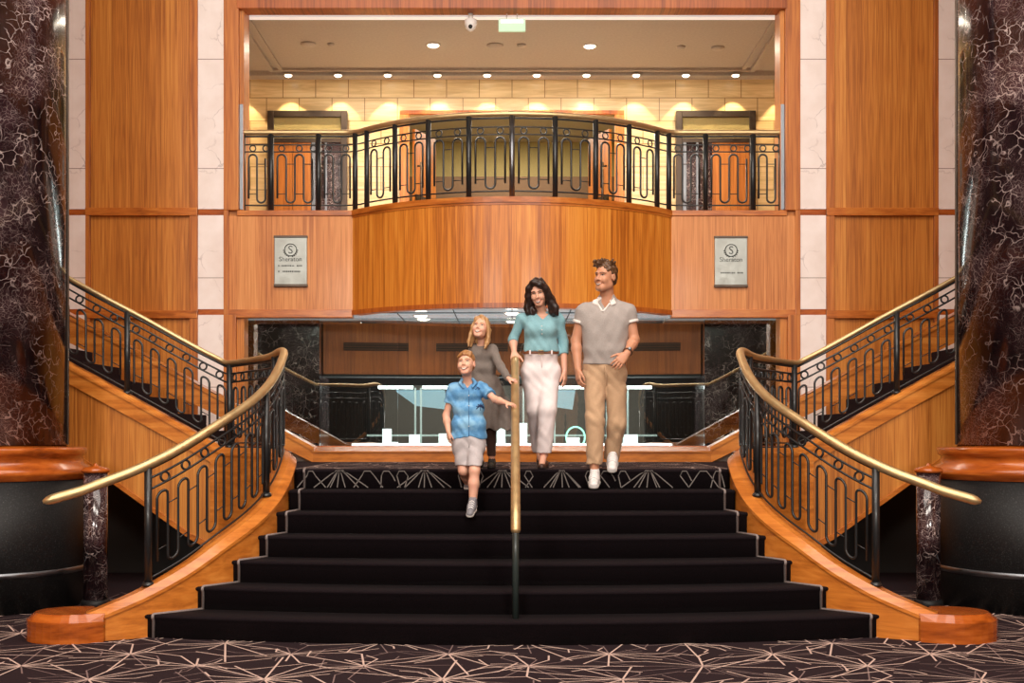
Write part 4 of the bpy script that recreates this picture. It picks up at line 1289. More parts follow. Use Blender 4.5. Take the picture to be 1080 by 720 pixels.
def add_head(b, hc, Rh, sc, male=False, child=False):
    def T(*p): return hc+Rh@(np.array(p, float)*sc)
    def E(c, r, k=0.02, op='u'): b.ell(T(*c), np.array(r)*sc, Rh, k*sc, op)
    def K(a, c, ra, rb, k=0.012, op='u'): b.cap(T(*a), T(*c), ra*sc, rb*sc, k*sc, None, op)
    E((0, .015, .035), (.075, .094, .082), 0.0)
    E((0, -.022, -.028), (.062, .070, .080), .03)
    jw = .060 if male else (.052 if not child else .054)
    E((0, -.018, -.066), (jw, .060, .042), .03)
    K((-.014, -.070, -.100), (.014, -.070, -.100), .021 if male else .017, .021 if male else .017, .03)
    if male: K((-.050, .0, -.075), (-.018, -.062, -.103), .017, .017, .025); K((.050, .0, -.075), (.018, -.062, -.103), .017, .017, .025)
    ck = .026 if child else .021
    for s in (-1, 1):
        E((s*.036, -.066, -.034), (ck, ck, ck), .025)
        E((s*.031, -.094, .004), (.019, .014, .013), .014, 's')
        K((s*.012, -.085, .022), (s*.046, -.072, .024), .009 if not child else .006, .008, .015)
        # ear
        E((s*.077, .012, -.008), (.010, .020, .032), .008)
        E((s*.086, .004, -.006), (.006, .010, .018), .006, 's')
    nl = .7 if child else 1.0
    K((0, -.088, .008), (0, -.092-.018*nl, -.030), .007, .0115*(.9 if child else 1), .01)
    for s in (-1, 1): E((s*.011, -.096, -.035), (.009, .010, .008), .006)
    # lips and smile crease
    E((0, -.088, -.066), (.024, .010, .006), .008); E((0, -.086, -.076), (.020, .010, .007), .008)
    for s in (-1, 1): E((s*.030, -.078, -.064), (.006, .006, .008), .012, 's')
    return T

def add_hand(b, wrist, d, n, th, L_=0.185, curl=(0.25, 0.35, 0.3), spread=0.10, fr=0.0085, thumb_curl=0.35, curls=None, thumb_out=0.75):
    """d: wrist to knuckles, n: back-of-hand normal, th: side the thumb is on (unit vectors made orthogonal)"""
    d = nv(d); n = nv(np.asarray(n)-d*(np.asarray(n)@d)); t = nv(np.cross(d, n)); t = t if t@np.asarray(th) > 0 else -t
    s = L_/0.185
    k = 0.012*s
    pc = wrist+d*0.055*s
    kn = [wrist+d*(0.093-0.004*abs(i-1.2))*s+t*(0.030-0.020*i)*s for i in range(4)]
    for q in kn: b.cap(wrist+d*0.012*s+t*((q-wrist)@t)*0.45, q, 0.017*s, 0.0125*s, k)
    b.ell(pc, (0.038*s, 0.044*s, 0.015*s), np.stack([t, d, n], 1), k)
    ln = [0.074, 0.082, 0.076, 0.060]
    for i in range(4):
        c1, c2, c3 = (curls[i] if curls else curl)
        dirn = nv(d+t*(1.2-i)*spread)
        p = kn[i]; ang = 0
        for seg, (c, l, r0, r1) in enumerate(((c1, .46, 1.0, .95), (c2, .30, .95, .88), (c3, .24, .88, .72))):
            ang += c
            dd = dirn*math.cos(ang)-n*math.sin(ang)
            q = p+dd*l*ln[i]*s
            b.cap(p, q, fr*r0*s*(0.9 if i == 3 else 1), fr*r1*s*(0.9 if i == 3 else 1), 0.003*s); p = q
    # thumb from the side of the palm near its base
    p = wrist+d*0.030*s+t*0.026*s-n*0.004*s
    d1 = nv(d*0.75+t*thumb_out-n*0.25)
    q = p+d1*0.040*s; b.cap(p, q, 0.0145*s, 0.011*s, 0.012*s)
    d2 = nv(d1*math.cos(thumb_curl)+(d*0.9-t*0.35-n*0.3)*math.sin(thumb_curl))
    r = q+d2*0.030*s; b.cap(q, r, 0.0105*s, 0.0095*s, 0.004*s)
    d3 = nv(d2+(d*0.5-t*0.3)*thumb_curl)
    b.cap(r, r+d3*0.024*s, 0.0095*s, 0.007*s, 0.004*s)

def decal(name, sdf, T, Rh, sc, outline, mat, parent, lift=0.0012, rings=3, start=-0.16):
    """thin raised patch that follows the face: outline in head-local (x,z)"""
    o = np.array(outline, float); c = o.mean(0)
    pts = [c]; n = len(o)
    for r in range(1, rings+1): pts += list(c+(o-c)*r/rings)
    out = []
    fw = Rh@np.array([0, 1.0, 0])
    for x, z in pts:
        p = T(x, start, z)
        for _ in range(60):
            v = float(sdf.val(p[None])[0])
            if v < 0.0006: break
            p = p+fw*max(min(v, 0.01)*0.8, 0.0004)
        out.append(p)
    fr = [p-fw*lift for p in out]; bk = [p+fw*0.003 for p in out]
    N = len(pts); vs = fr+bk
    fs = [(0, 1+i, 1+(i+1) % n) for i in range(n)]
    for r in range(rings-1):
        a, b_ = 1+r*n, 1+(r+1)*n
        fs += [(a+i, b_+i, b_+(i+1) % n, a+(i+1) % n) for i in range(n)]
    fs += [tuple(q+N for q in f)[::-1] for f in fs]
    a = 1+(rings-1)*n
    fs += [(a+i, a+N+i, a+N+(i+1) % n, a+(i+1) % n) for i in range(n)]
    return MB().add(vs, fs, 0, True).build(name, mat, parent)

def ellip(cx, cz, rx, rz, n=14, tilt=0.0):
    return [(cx+rx*math.cos(a)*math.cos(tilt)-rz*math.sin(a)*math.sin(tilt), cz+rz*math.sin(a)*math.cos(tilt)+rx*math.cos(a)*math.sin(tilt)) for a in [2*math.pi*i/n for i in range(n)]]
def crescent(hw, zc, up, lo, lift, n=9):
    """smile: corners lifted; up / lo = height of upper and lower edge at the middle"""
    xs = np.linspace(-hw, hw, n)
    top = [(x, zc+lift*(x/hw)**2+up*(1-(x/hw)**2)) for x in xs]
    bot = [(x, zc+lift*(x/hw)**2-lo*(1-(x/hw)**2)) for x in xs[::-1][1:-1]]
    return top+bot

EYEW = plain('eye_white', L((226, 220, 214)), 0.25)
IRIS = plain('eye_brown', L((58, 40, 30)), 0.2)
TEETH = plain('teeth', L((238, 234, 226)), 0.3)
def face(sdf, T, Rh, sc, parent, lip, brow, smile=True, squint=0.6, opened=1.0, hw=0.026):
    for s in (-1, 1):
        decal('eye', sdf, T, Rh, sc, ellip(s*.031, .003, .0135, .0062*squint, tilt=0), EYEW, parent, 0.0015)
        decal('iris', sdf, T, Rh, sc, ellip(s*.031, .003, .0056, .0058*squint), IRIS, parent, 0.0026)
        decal('upper_lash', sdf, T, Rh, sc, [(s*(.031+x), .003+.0062*squint*math.sqrt(max(0, 1-(x/.0150)**2))+e) for x, e in ((-.0145, -.0005), (-.007, -.0002), (0, 0), (.007, 0), (.0150, -.0005), (.0150, .0016), (.007, .0026), (0, .0028), (-.007, .0022), (-.0145, .001))], IRIS, parent, 0.003, 2)
        decal('eyebrow', sdf, T, Rh, sc, [(s*x, z) for x, z in ((.012, .018), (.030, .024), (.048, .020), (.050, .022), (.030, .029), (.012, .024))], brow, parent, 0.002, 2)
    decal('lips', sdf, T, Rh, sc, crescent(hw*1.12, -.072, .006, .013*opened, .011), lip, parent, 0.0012)
    if smile:
        decal('teeth', sdf, T, Rh, sc, crescent(hw*0.92, -.0715, .0025, .0075*opened, .0095), TEETH, parent, 0.0030)

def shoe(parent, heel, toe, up, mats, L_=None, wide=0.046, high=0.06, name='shoe', lace=None, sole_h=0.026):
    """heel, toe: points under the sole"""
    heel, toe = np.asarray(heel, float), np.asarray(toe, float)
    d = nv(toe-heel); up = nv(np.asarray(up)-d*(np.asarray(up)@d)); sd = np.cross(d, up); ln = np.linalg.norm(toe-heel)
    R = np.stack([sd, d, up], 1)
    P = lambda x, y, z: heel+sd*x+d*y*ln+up*z
    s = SDF()
    s.cap(P(0, .14, high*.62), P(0, .42, high*.62), wide*.82, wide*.86, .02)
    s.cap(P(0, .42, high*.60), P(0, .86, high*.42), wide*.86, wide*.72, .02, (up, 0.8))
    s.cap(P(0, .12, high*.6), P(0, .16, high*1.25), wide*.78, wide*.70, .02)
    s.cap(P(0, .16, high*1.25), P(0, .55, high*.75), wide*.62, wide*.62, .03)
    s.plane(P(0, 0, sole_h*0.7), -up)
    s.plane(P(0, .15, high*1.55), up)
    o = sdf_obj(name, s, mats[0], parent, 0.005)
    s2 = SDF()
    s2.cap(P(0, .13, sole_h*.5), P(0, .45, sole_h*.5), wide*.92, wide*.95, .02, (up, .99))
    s2.cap(P(0, .45, sole_h*.5), P(0, .84, sole_h*.6), wide*.97, wide*.84, .02)
    s2.plane(P(0, 0, 0), -up); s2.plane(P(0, 0, sole_h), up)
    sdf_obj('sole', s2, mats[1], o, 0.005)
    if lace is not None:
        m = MB()
        for k in range(4):
            y = .40+.09*k; z = high*(1.22-.14*k)
            q = [P(x*wide*.62, y-.015+.03*abs(x), z+.016-.014*abs(x)*abs(x)) for x in (-1, -.5, 0, .5, 1)]
            m.tube([Vector(v) for v in q], 0.0045, 6)
        m.build('laces', lace, o)
    return o

def surf_tube(mb, sdf, pts, r, lift=0.0): pass
def cloth(name, c, c2, scale=200, rough=0.85):
    t = fabric(name, L(c), L(c2), scale, rough, 0.15, 0.15)
    return t
SK_M = skin_mat('tanned_skin', L((196, 140, 108)), L((206, 146, 116)))
SK_W = skin_mat('fair_skin', L((222, 168, 140)), L((228, 170, 146)))
SK_C = skin_mat('child_skin', L((228, 176, 148)), L((234, 176, 152)))
LIP_W = plain('rose_lips', L((186, 92, 88)), 0.35); LIP_M = plain('pale_lips', L((176, 108, 90)), 0.45)
def hair_mat(name, a, b):
    t = NT(name, 0.42, 0, 0.5)
    v = t.coord((1, 1, 0.25))
    n = t.noise(v, 120, 3, 0.6, 0.4).outputs['Fac']
    t.color(t.ramp(n, [(0.3, L(a)), (0.7, L(b))])); t.bump(n, 0.5, 0.004)
    return t.m
H_M = hair_mat('brown_hair', (62, 40, 24), (112, 78, 50)); H_W = hair_mat('dark_brown_hair', (22, 14, 12), (54, 34, 28))
H_G = hair_mat('blonde_hair', (150, 104, 62), (204, 160, 108)); H_B = hair_mat('sandy_hair', (138, 90, 48), (186, 134, 82))
WSHOE = plain('white_shoe_leather', L((226, 222, 220)), 0.5); WSOLE = plain('white_rubber', L((210, 206, 202)), 0.6)
X3 = np.array([1., 0, 0]); Z3 = np.array([0, 0, 1.]); YF = np.array([0, -1., 0])

def vneck(s, x0, z0, slope, ymax, ztop):
    def f(p): return np.maximum(np.maximum((np.abs(p[..., 0]-x0)-(p[..., 2]-z0)*slope)*0.8, p[..., 1]-ymax), p[..., 2]-ztop)
    s.ops.append(('s', f, np.array([x0-.2, ymax-.4, z0-.02]), np.array([x0+.2, ymax+.02, ztop+.02]), 0.004))

def torso(s, rows, k=0.07):
    """rows: (centre, half distance, radius, depth factor)"""
    for c, hw_, r, q in rows:
        s.cap(c-X3*hw_, c+X3*hw_, r, r, k, (np.array([0, 1., 0]), q))

# ================================================================= the man
def man():
    Y = 10.5
    p = thing('person', (PW(637, 500, 10.4)[0], 10.35, R_*6), 'man in grey polo shirt and khaki trousers stepping off the landing, looking sideways', 'person')
    P = lambda x, y, Y=Y: PW(x, y, Y)
    sh = [P(615.5, 328.5), P(662.5, 328.5)]; el = [P(607.5, 359, 10.53), P(669, 358, 10.5)]; wr = [P(609.5, 389, 10.46), P(661, 373, 10.33)]
    hip = [P(627, 398, 10.53), P(649, 398, 10.53)]; kn = [P(627.5, 444, 10.40), P(650.5, 447, 10.5)]; an = [P(627, 489, 10.385), P(644.5, 483, 10.60)]
    hc = P(638.5, 291.5, 10.45); Rh = frame(40, -2, 3); sc = 1.03
    nb = P(640, 317, 10.52)
    b = SDF()
    torso(b, [(P(639, 337), .085, .095, .92), (P(638.5, 352), .080, .092, .95), (P(638, 370), .075, .09, .95), (P(638, 388, 10.53), .07, .095, .95)])
    for q in sh: b.cap(nb-Z3*.01, q, .05, .052, .05)
    b.cap(nb-Z3*.02, hc+np.array([.012, .02, -.06]), .062, .056, .03)
    for i in (0, 1):
        b.cap(sh[i], el[i], .053, .043, .03); b.cap(el[i], el[i]+(wr[i]-el[i])*.3, .042, .045, .02); b.cap(el[i]+(wr[i]-el[i])*.3, wr[i], .045, .029, .02)
        b.cap(hip[i], kn[i], .085, .06, .04); b.cap(kn[i], kn[i]*.6+an[i]*.4, .055, .058, .02); b.cap(kn[i]*.6+an[i]*.4, an[i]-Z3*.03, .058, .040, .02)
    T = add_head(b, hc, Rh, sc, male=True)
    add_hand(b, wr[0], P(610.5, 404, 10.43)-wr[0], (-.9, -.3, 0), (.2, -1, 0), .19, (.30, .40, .3), fr=.0095, thumb_curl=.5, thumb_out=.45)
    add_hand(b, wr[1], P(652, 382.5, 10.29)-wr[1], (.15, -1, .25), (0, 0, 1), .19, (.22, .35, .3), fr=.0095, thumb_curl=.3)
    body = sdf_obj('body', b, SK_M, p, 0.0055, True)
    face(b, T, Rh, sc, body, LIP_M, H_M, True, .55, .65, .024)
    # polo shirt
    s = SDF()
    for i in (0, 1): s.cap(sh[i]-Z3*.002, sh[i]+(el[i]-sh[i])*.62, .063, .063, .0)
    for i in (0, 1):
        d = nv(el[i]-sh[i]); e = sh[i]+(el[i]-sh[i])*.40
        s.ops.append(('i', (lambda q, e=e, d=d, sgn=(-1 if i == 0 else 1), X=P(638.5, 0)[0]: np.where((q[..., 0]-X)*sgn > 0, (q-e)@d, -1)), None, None, 0))
    torso(s, [(P(638.5, 333), .100, .090, .98), (P(638.5, 342), .100, .104, 1.0), (P(638, 354), .090, .106, 1.0), (P(637.5, 368), .080, .102, 1.0), (P(637, 383, 10.52), .076, .104, 1.0)], .05)
    for q in sh: s.cap(nb-Z3*.020, q-Z3*.004, .060, .058, .05)
    s.cap(nb-Z3*.03, nb+Z3*.022+np.array([-.002, -.012, 0]), .074, .066, .03)
    s.plane(P(637, 384.5, 10.45), (-.06, 0, -1))
    s.cap(nb+Z3*.055+np.array([-.004, -.02, 0]), nb+Z3*.15+np.array([-.012, -.03, 0]), .060, .062, .0, None, 's')
    vx = P(638, 326)[0]
    vneck(s, vx, P(638, 326)[2], .62, 10.46, P(638, 312)[2])
    s.fn(folds(.0020, [((24, 6, 20), .4, 1), ((-36, 4, 24), 1.7, .8), ((56, 19, 44), 2.2, .9), ((-70, 20, 34), .9, .6)]))
    shirt = sdf_obj('polo_shirt', s, cloth('grey_knit', (156, 147, 142), (174, 165, 160)), p, 0.006)
    WH = cloth('white_knit', (226, 216, 210), (240, 232, 226))
    # white cuffs, collar, placket
    for i in (0, 1):
        d = nv(el[i]-sh[i]); e = sh[i]+(el[i]-sh[i])*.395
        c = SDF(); c.cap(e-d*.05, e+d*.05, .0715, .0695, 0); c.plane(e+d*.006, d); c.plane(e-d*.020, -d)
        c.cap(e-d*.08, e+d*.08, .058, .058, 0, None, 's')
        sdf_obj('sleeve_cuff', c, WH, shirt, .006)
    c = SDF()
    def onS(x, y):
        q = P(x, y, 10.2)
        for _ in range(80):
            v = float(s.val(q[None])[0])
            if v < .002: break
            q = q+np.array([0, 1., 0])*min(v*.7, .02)
            if q[1] > 10.5: break
        return Vector(q)
    cn = nb+np.array([-.004, -.012, .030])
    ring = [cn+np.array([.066*math.sin(a), .060*math.cos(a), -.020*(1-math.cos(a))/2]) for a in np.linspace(-2.2, 2.2, 21)]
    for i in range(20): c.cap(ring[i], ring[i+1], .0125, .0125, .006)
    for e0, quad in ((ring[0], ((632.5, 313.5), (629.0, 313.5), (627.8, 316.5), (631.8, 317.8))), (ring[-1], ((646.0, 313.5), (650.0, 313.5), (652.0, 316.5), (647.4, 318.2)))):
        g = [np.array(onS(*q_)) for q_ in quad]
        for u_ in np.linspace(0, 1, 5):
            c.cap(g[0]*(1-u_)+g[1]*u_, g[3]*(1-u_)+g[2]*u_, .0095, .008, .004)
        c.cap(e0, g[0], .0115, .0095, .006); c.cap(e0, g[1], .0115, .0095, .006)
    sdf_obj('collar', c, WH, shirt, .005)
    m = MB(); yv = 10.385
    lft = [onS(632.4+5.2*t, 316.8+9.2*t) for t in np.linspace(0, 1, 7)]; rgt = [onS(645.6-7.6*t, 316.8+9.2*t) for t in np.linspace(0, 1, 7)]
    m.tube(lft, .0085, 8); m.tube(rgt, .0085, 8); m.build('placket_edge', WH, shirt)
    # trousers
    s = SDF()
    torso(s, [(P(637, 384, 10.53), .076, .098, 1), (P(637.5, 395, 10.54), .082, .104, 1)], .06)
    s.cap(hip[0]+Z3*.02, kn[0], .096, .079, .03); s.cap(kn[0], an[0], .079, .068, .02)
    s.cap(hip[1]+Z3*.02, kn[1], .096, .080, .03); s.cap(kn[1], an[1]-Z3*.01, .080, .066, .02)
    s.plane(P(637, 381, 10.53), (0, 0, 1)); 
    for i in (0, 1):
        d = nv(an[i]-kn[i]); e = an[i]+d*.005
        s.ops.append(('i', (lambda q, e=e, d=d, X=(an[0][0]+an[1][0])/2, sg=(-1 if i == 0 else 1): np.where((q[..., 0]-X)*sg > 0, (q-e)@d, -1)), None, None, 0))
    s.fn(folds(.0026, [((46, 6, 13), .3, 1), ((-40, 8, 26), 1.1, .8), ((64, 20, 58), 2.0, 1.0), ((-78, 20, 46), 0.4, .8)]))
    tr = sdf_obj('trousers', s, cloth('khaki_cotton', (180, 146, 114), (198, 164, 132)), p, .006)
    m = MB(); f0 = P(638.5, 386, 10.40); m.tube([f0, P(639, 395, 10.395), P(640, 407, 10.42)], .004, 6); m.build('fly_seam', tr.data.materials[0], tr)
    shoe(p, P(627.5, 0, 10.44)*[1, 1, 0]+Z3*1.062, P(626, 0, 10.135)*[1, 1, 0]+Z3*.998, (0, -.1, 1), (WSHOE, WSOLE), wide=.050, high=.072, lace=WSOLE)
    shoe(p, P(646, 0, 10.64)*[1, 1, 0]+Z3*1.24, P(645.5, 0, 10.345)*[1, 1, 0]+Z3*1.12, (0, -.3, 1), (WSHOE, WSOLE), wide=.050, high=.072, lace=WSOLE)
    # hair
    h = SDF()
    def E(c, r, k=.02, op='u'): h.ell(T(*c), np.array(r)*sc, Rh, k*sc, op)
    E((0, .022, .046), (.082, .098, .084), 0)
    E((0, .05, -.02), (.074, .065, .06), .03)
    E((0, -.105, -.010), (.088, .070, .092), .01, 's'); E((0, -.045, -.075), (.12, .085, .085), .012, 's')
    r2 = random.Random(4)
    for i in range(30):
        x = r2.uniform(-.06, .06); y = r2.uniform(-.075, .05)
        z = .118-.9*max(0, abs(x)-.03)*abs(x)*10-.06*max(0, -y-.03)
        a = T(x, y, z-.012); c_ = T(x*1.15+r2.uniform(-.01, .02), y-.018+r2.uniform(-.012, .02), z+r2.uniform(.008, .026))
        h.cap(a, c_, .017*sc, .008*sc, .008)
    h.fn(folds(.0025, [((150, 40, 90), 0, 1), ((-120, 90, 130), 1, .8)]))
    sdf_obj('hair', h, H_M, p, .0045)
    # watch
    d = nv(wr[1]-el[1]); o = wr[1]-d*.028; u = nv(np.cross(d, YF)); v = np.cross(d, u)
    wt = MB(); wt.tube([o+(u*math.cos(a)+v*math.sin(a))*.036 for a in [2*math.pi*i/20 for i in range(20)]], .008, 8, closed=True)
    wo = wt.build('watch', plain('brown_strap', L((96, 62, 42)), .6), p)
    fd = MB(); n_ = nv(v if v@YF > 0 else -v); cc = o+n_*.040
    fd.sphere(cc, .017, .008, .017, 14, 8); fd.build('watch_face', M['steel'], wo)
man()

# ================================================================= the woman
def woman():
    Y = 10.65
    P = lambda x, y, Y=Y: PW(x, y, Y)
    p = thing('person', (PW(572, 490, Y)[0], Y, LAND), 'woman in teal blouse and white trousers holding the top of the brass rail', 'person')
    sh = [P(550, 336), P(589, 336)]; el = [P(541, 358, 10.69), P(594, 360, 10.70)]; wr = [P(542.3, 371.5, 10.60), P(595.5, 391, 10.64)]
    hip = [P(561, 398, 10.68), P(579.5, 398, 10.68)]; kn = [P(564.5, 432, 10.66), P(577.5, 432, 10.56)]; an = [P(568, 472, 10.86), P(573.5, 479, 10.60)]
    hc = P(567.5, 308.2, 10.57); Rh = frame(10, -14, -7); sc = .93
    nb = P(571, 330, 10.67)
    b = SDF()
    torso(b, [(P(570.5, 342), .062, .078, .95), (P(570.5, 356), .052, .076, .95), (P(570, 370), .055, .078, .95), (P(570.5, 388, 10.68), .072, .088, 1)])
    for q in sh: b.cap(nb-Z3*.012, q, .036, .038, .04)
    b.cap(nb-Z3*.02, hc+np.array([.012, .02, -.055]), .044, .042, .025)
    for i in (0, 1):
        b.cap(sh[i], el[i], .040, .034, .03); b.cap(el[i], el[i]+(wr[i]-el[i])*.3, .033, .033, .02); b.cap(el[i]+(wr[i]-el[i])*.3, wr[i], .033, .022, .02)
        b.cap(hip[i], kn[i], .082, .055, .04); b.cap(kn[i], an[i], .052, .033, .02)
    b.cap(an[1], P(571.5, 489, 10.50), .032, .026, .02)
    b.cap(an[0], P(570, 484, 10.80), .032, .026, .02)
    T = add_head(b, hc, Rh, sc)
    add_hand(b, wr[0], np.array([.05, -.45, -.62]), (-.1, -.75, .6), (1, 0, 0), .165, fr=.0078, curls=[(.35, .5, .4), (.35, .5, .4), (.4, .5, .4), (.45, .5, .4)], spread=.16)
    add_hand(b, wr[1], np.array([.03, -.12, -1]), (.9, -.35, 0), (-.2, -1, 0), .165, (.22, .35, .3), fr=.0078, thumb_curl=.4, thumb_out=.4)
    body = sdf_obj('body', b, SK_W, p, .005, True)
    face(b, T, Rh, sc, body, LIP_W, H_W, True, .5, 1.0, .027)
    s = SDF()
    for i in (0, 1): s.cap(sh[i], el[i], .045, .042, .0)
    s.cap(el[0], el[0]+(wr[0]-el[0])*.5, .044, .043, .02); s.cap(el[1], el[1]+(wr[1]-el[1])*.6, .045, .043, .02)
    for i, fr_ in ((0, .22), (1, .44)):
        d = nv(wr[i]-el[i]); e = el[i]+(wr[i]-el[i])*fr_
        s.ops.append(('i', (lambda q, e=e, d=d, sg=(-1 if i == 0 else 1), X=P(570, 0)[0]: np.where((q[..., 0]-X)*sg > 0, (q-e)@d, -1)), None, None, 0))
    torso(s, [(P(570.5, 339), .070, .080, .98), (P(570.5, 349), .060, .086, 1), (P(570.5, 359), .052, .083, 1), (P(570.5, 366), .056, .086, 1), (P(570.5, 371), .060, .088, 1)], .035)
    for x in (562, 578.5): s.ell(P(x, 347.5, 10.58), (.060, .054, .060), None, .045)
    for q in sh: s.cap(nb-Z3*.03, q-Z3*.004, .042, .043, .04)
    s.ops.append(('i', (lambda q, zc=P(570, 371)[2], X=P(570, 0)[0]: np.where(np.abs(q[..., 0]-X) < .146, zc-q[..., 2], -1)), None, None, 0))
    s.cap(nb+Z3*.0, nb+Z3*.13+np.array([-.01, -.03, 0]), .052, .06, 0, None, 's')
    vneck(s, P(572, 0)[0], P(572, 337.5)[2], 1.05, 10.62, P(572, 326)[2])
    s.fn(folds(.0022, [((44, 6, 26), .2, 1), ((-50, 5, 30), 1.9, .9), ((88, 20, 66), 0.5, .9), ((-96, 20, 50), 2.5, .7)]))
    bl = sdf_obj('blouse', s, cloth('teal_jersey', (120, 164, 174), (146, 188, 196)), p, .0055)
    m = MB()
    for k in range(3):
        q = P(572.2+.1*k, 341+4.2*k, 10.3)
        for _ in range(60):
            v = float(s.val(q[None])[0])
            if v < .001: break
            q = q+np.array([0, 1., 0])*min(v*.7, .02)
        m.sphere(q, .006, .004, .006, 8, 6)
    m.build('buttons', WSOLE, bl)
    # trousers, belt
    s = SDF()
    torso(s, [(P(570.5, 372, 10.66), .062, .087, 1), (P(570.5, 390, 10.68), .074, .096, 1)], .06)
    s.cap(hip[0]+Z3*.01, kn[0], .092, .073, .05); s.cap(kn[0], an[0]+Z3*.0, .073, .062, .03)
    s.cap(hip[1]+Z3*.01, kn[1], .092, .075, .05); s.cap(kn[1], an[1]+Z3*.0, .075, .066, .03)
    s.plane(P(570, 368.5, 10.66), (0, 0, 1)); s.plane(an[1]+Z3*.012, (0, 0, -1))
    s.fn(folds(.0017, [((50, 6, 16), .3, 1), ((-44, 8, 28), 1.4, .7), ((70, 24, 62), 2.4, .9), ((-84, 20, 44), .5, .8)]))
    WT = cloth('white_denim', (226, 212, 212), (240, 228, 226))
    tr = sdf_obj('trousers', s, WT, p, .0055)
    c = SDF(); torso(c, [(P(570.5, 372, 10.66), .066, .094, 1)], 0); c.plane(P(570, 369.2, 10.66), (0, 0, 1)); c.plane(P(570, 373.6, 10.66), (0, 0, -1))
    be = sdf_obj('belt', c, plain('brown_leather', L((120, 70, 42)), .5), tr, .005)
    m = MB()
    for x in (559, 582):
        q = P(x, 371.4, 10.555 if x < 570 else 10.555); m.box(q[0]-.007, q[0]+.007, q[1]-.004, q[1]+.02, q[2]-.019, q[2]+.019, b=.002)
    m.build('belt_loops', WT, tr)
    m = MB(); q = P(570.5, 371.4, 10.556); m.tube([q+np.array([x, 0, z]) for x, z in ((-.022, -.016), (.022, -.016), (.022, .016), (-.022, .016))], .004, 6, closed=True); m.build('belt_buckle', M['brass'], be)
    m = MB(); m.tube([P(571, 375, 10.575), P(571.3, 384, 10.575), P(571.8, 391, 10.60)], .004, 6); m.build('fly_seam', WT, tr)
    PUMP = (plain('brown_pump', L((66, 40, 30)), .4), plain('pump_sole', L((40, 26, 20)), .6))
    shoe(p, P(574.5, 0, 10.66)*[1, 1, 0]+Z3*(LAND+.004), P(570.5, 0, 10.43)*[1, 1, 0]+Z3*(LAND+.004), (0, 0, 1), PUMP, wide=.042, high=.040, sole_h=.014)
    shoe(p, P(570.5, 0, 11.05)*[1, 1, 0]+Z3*(LAND+.09), P(571.5, 0, 10.85)*[1, 1, 0]+Z3*(LAND+.004), (0, -.4, 1), PUMP, wide=.042, high=.040, sole_h=.014)
    # long wavy hair
    h = SDF()
    def E(c, r, k=.02, op='u'): h.ell(T(*c), np.array(r)*sc, Rh, k*sc, op)
    def Cn(pts, rs, k=.02): h.chain([T(*q) for q in pts], [r*sc for r in rs], k)
    E((0, .028, .045), (.090, .100, .090), 0)
    E((0, .060, -.045), (.085, .050, .11), .03)
    E((.006, -.105, -.040), (.058, .075, .105), .012, 's')
    Cn([(-.030, -.060, .105), (-.072, -.055, .055), (-.092, -.035, -.02), (-.092, -.02, -.08), (-.118, -.025, -.125), (-.112, -.04, -.165), (-.085, -.05, -.185)], [.022, .026, .030, .032, .032, .024, .007])
    Cn([(-.07, .03, .0), (-.10, .02, -.09), (-.085, .0, -.14), (-.055, -.03, -.165), (-.062, -.045, -.188)], [.04, .042, .036, .02, .006])
    Cn([(.0, -.070, .108), (.045, -.082, .080), (.078, -.050, .030), (.094, -.03, -.04), (.108, -.015, -.11), (.140, -.025, -.155), (.138, -.035, -.20), (.158, -.04, -.235)], [.020, .022, .028, .033, .035, .033, .024, .006])
    Cn([(.07, .03, .0), (.10, .02, -.09), (.112, .0, -.16), (.098, -.02, -.20), (.112, -.03, -.232)], [.04, .044, .038, .024, .007])
    Cn([(-.02, -.07, .105), (.03, -.088, .078), (.058, -.084, .045)], [.018, .018, .010])
    h.fn(folds(.0032, [((110, 30, 20), 0, 1), ((160, -60, 34), 1, .7), ((-60, 40, 60), 2, .5)]))
    sdf_obj('hair', h, H_W, p, .005)
woman()

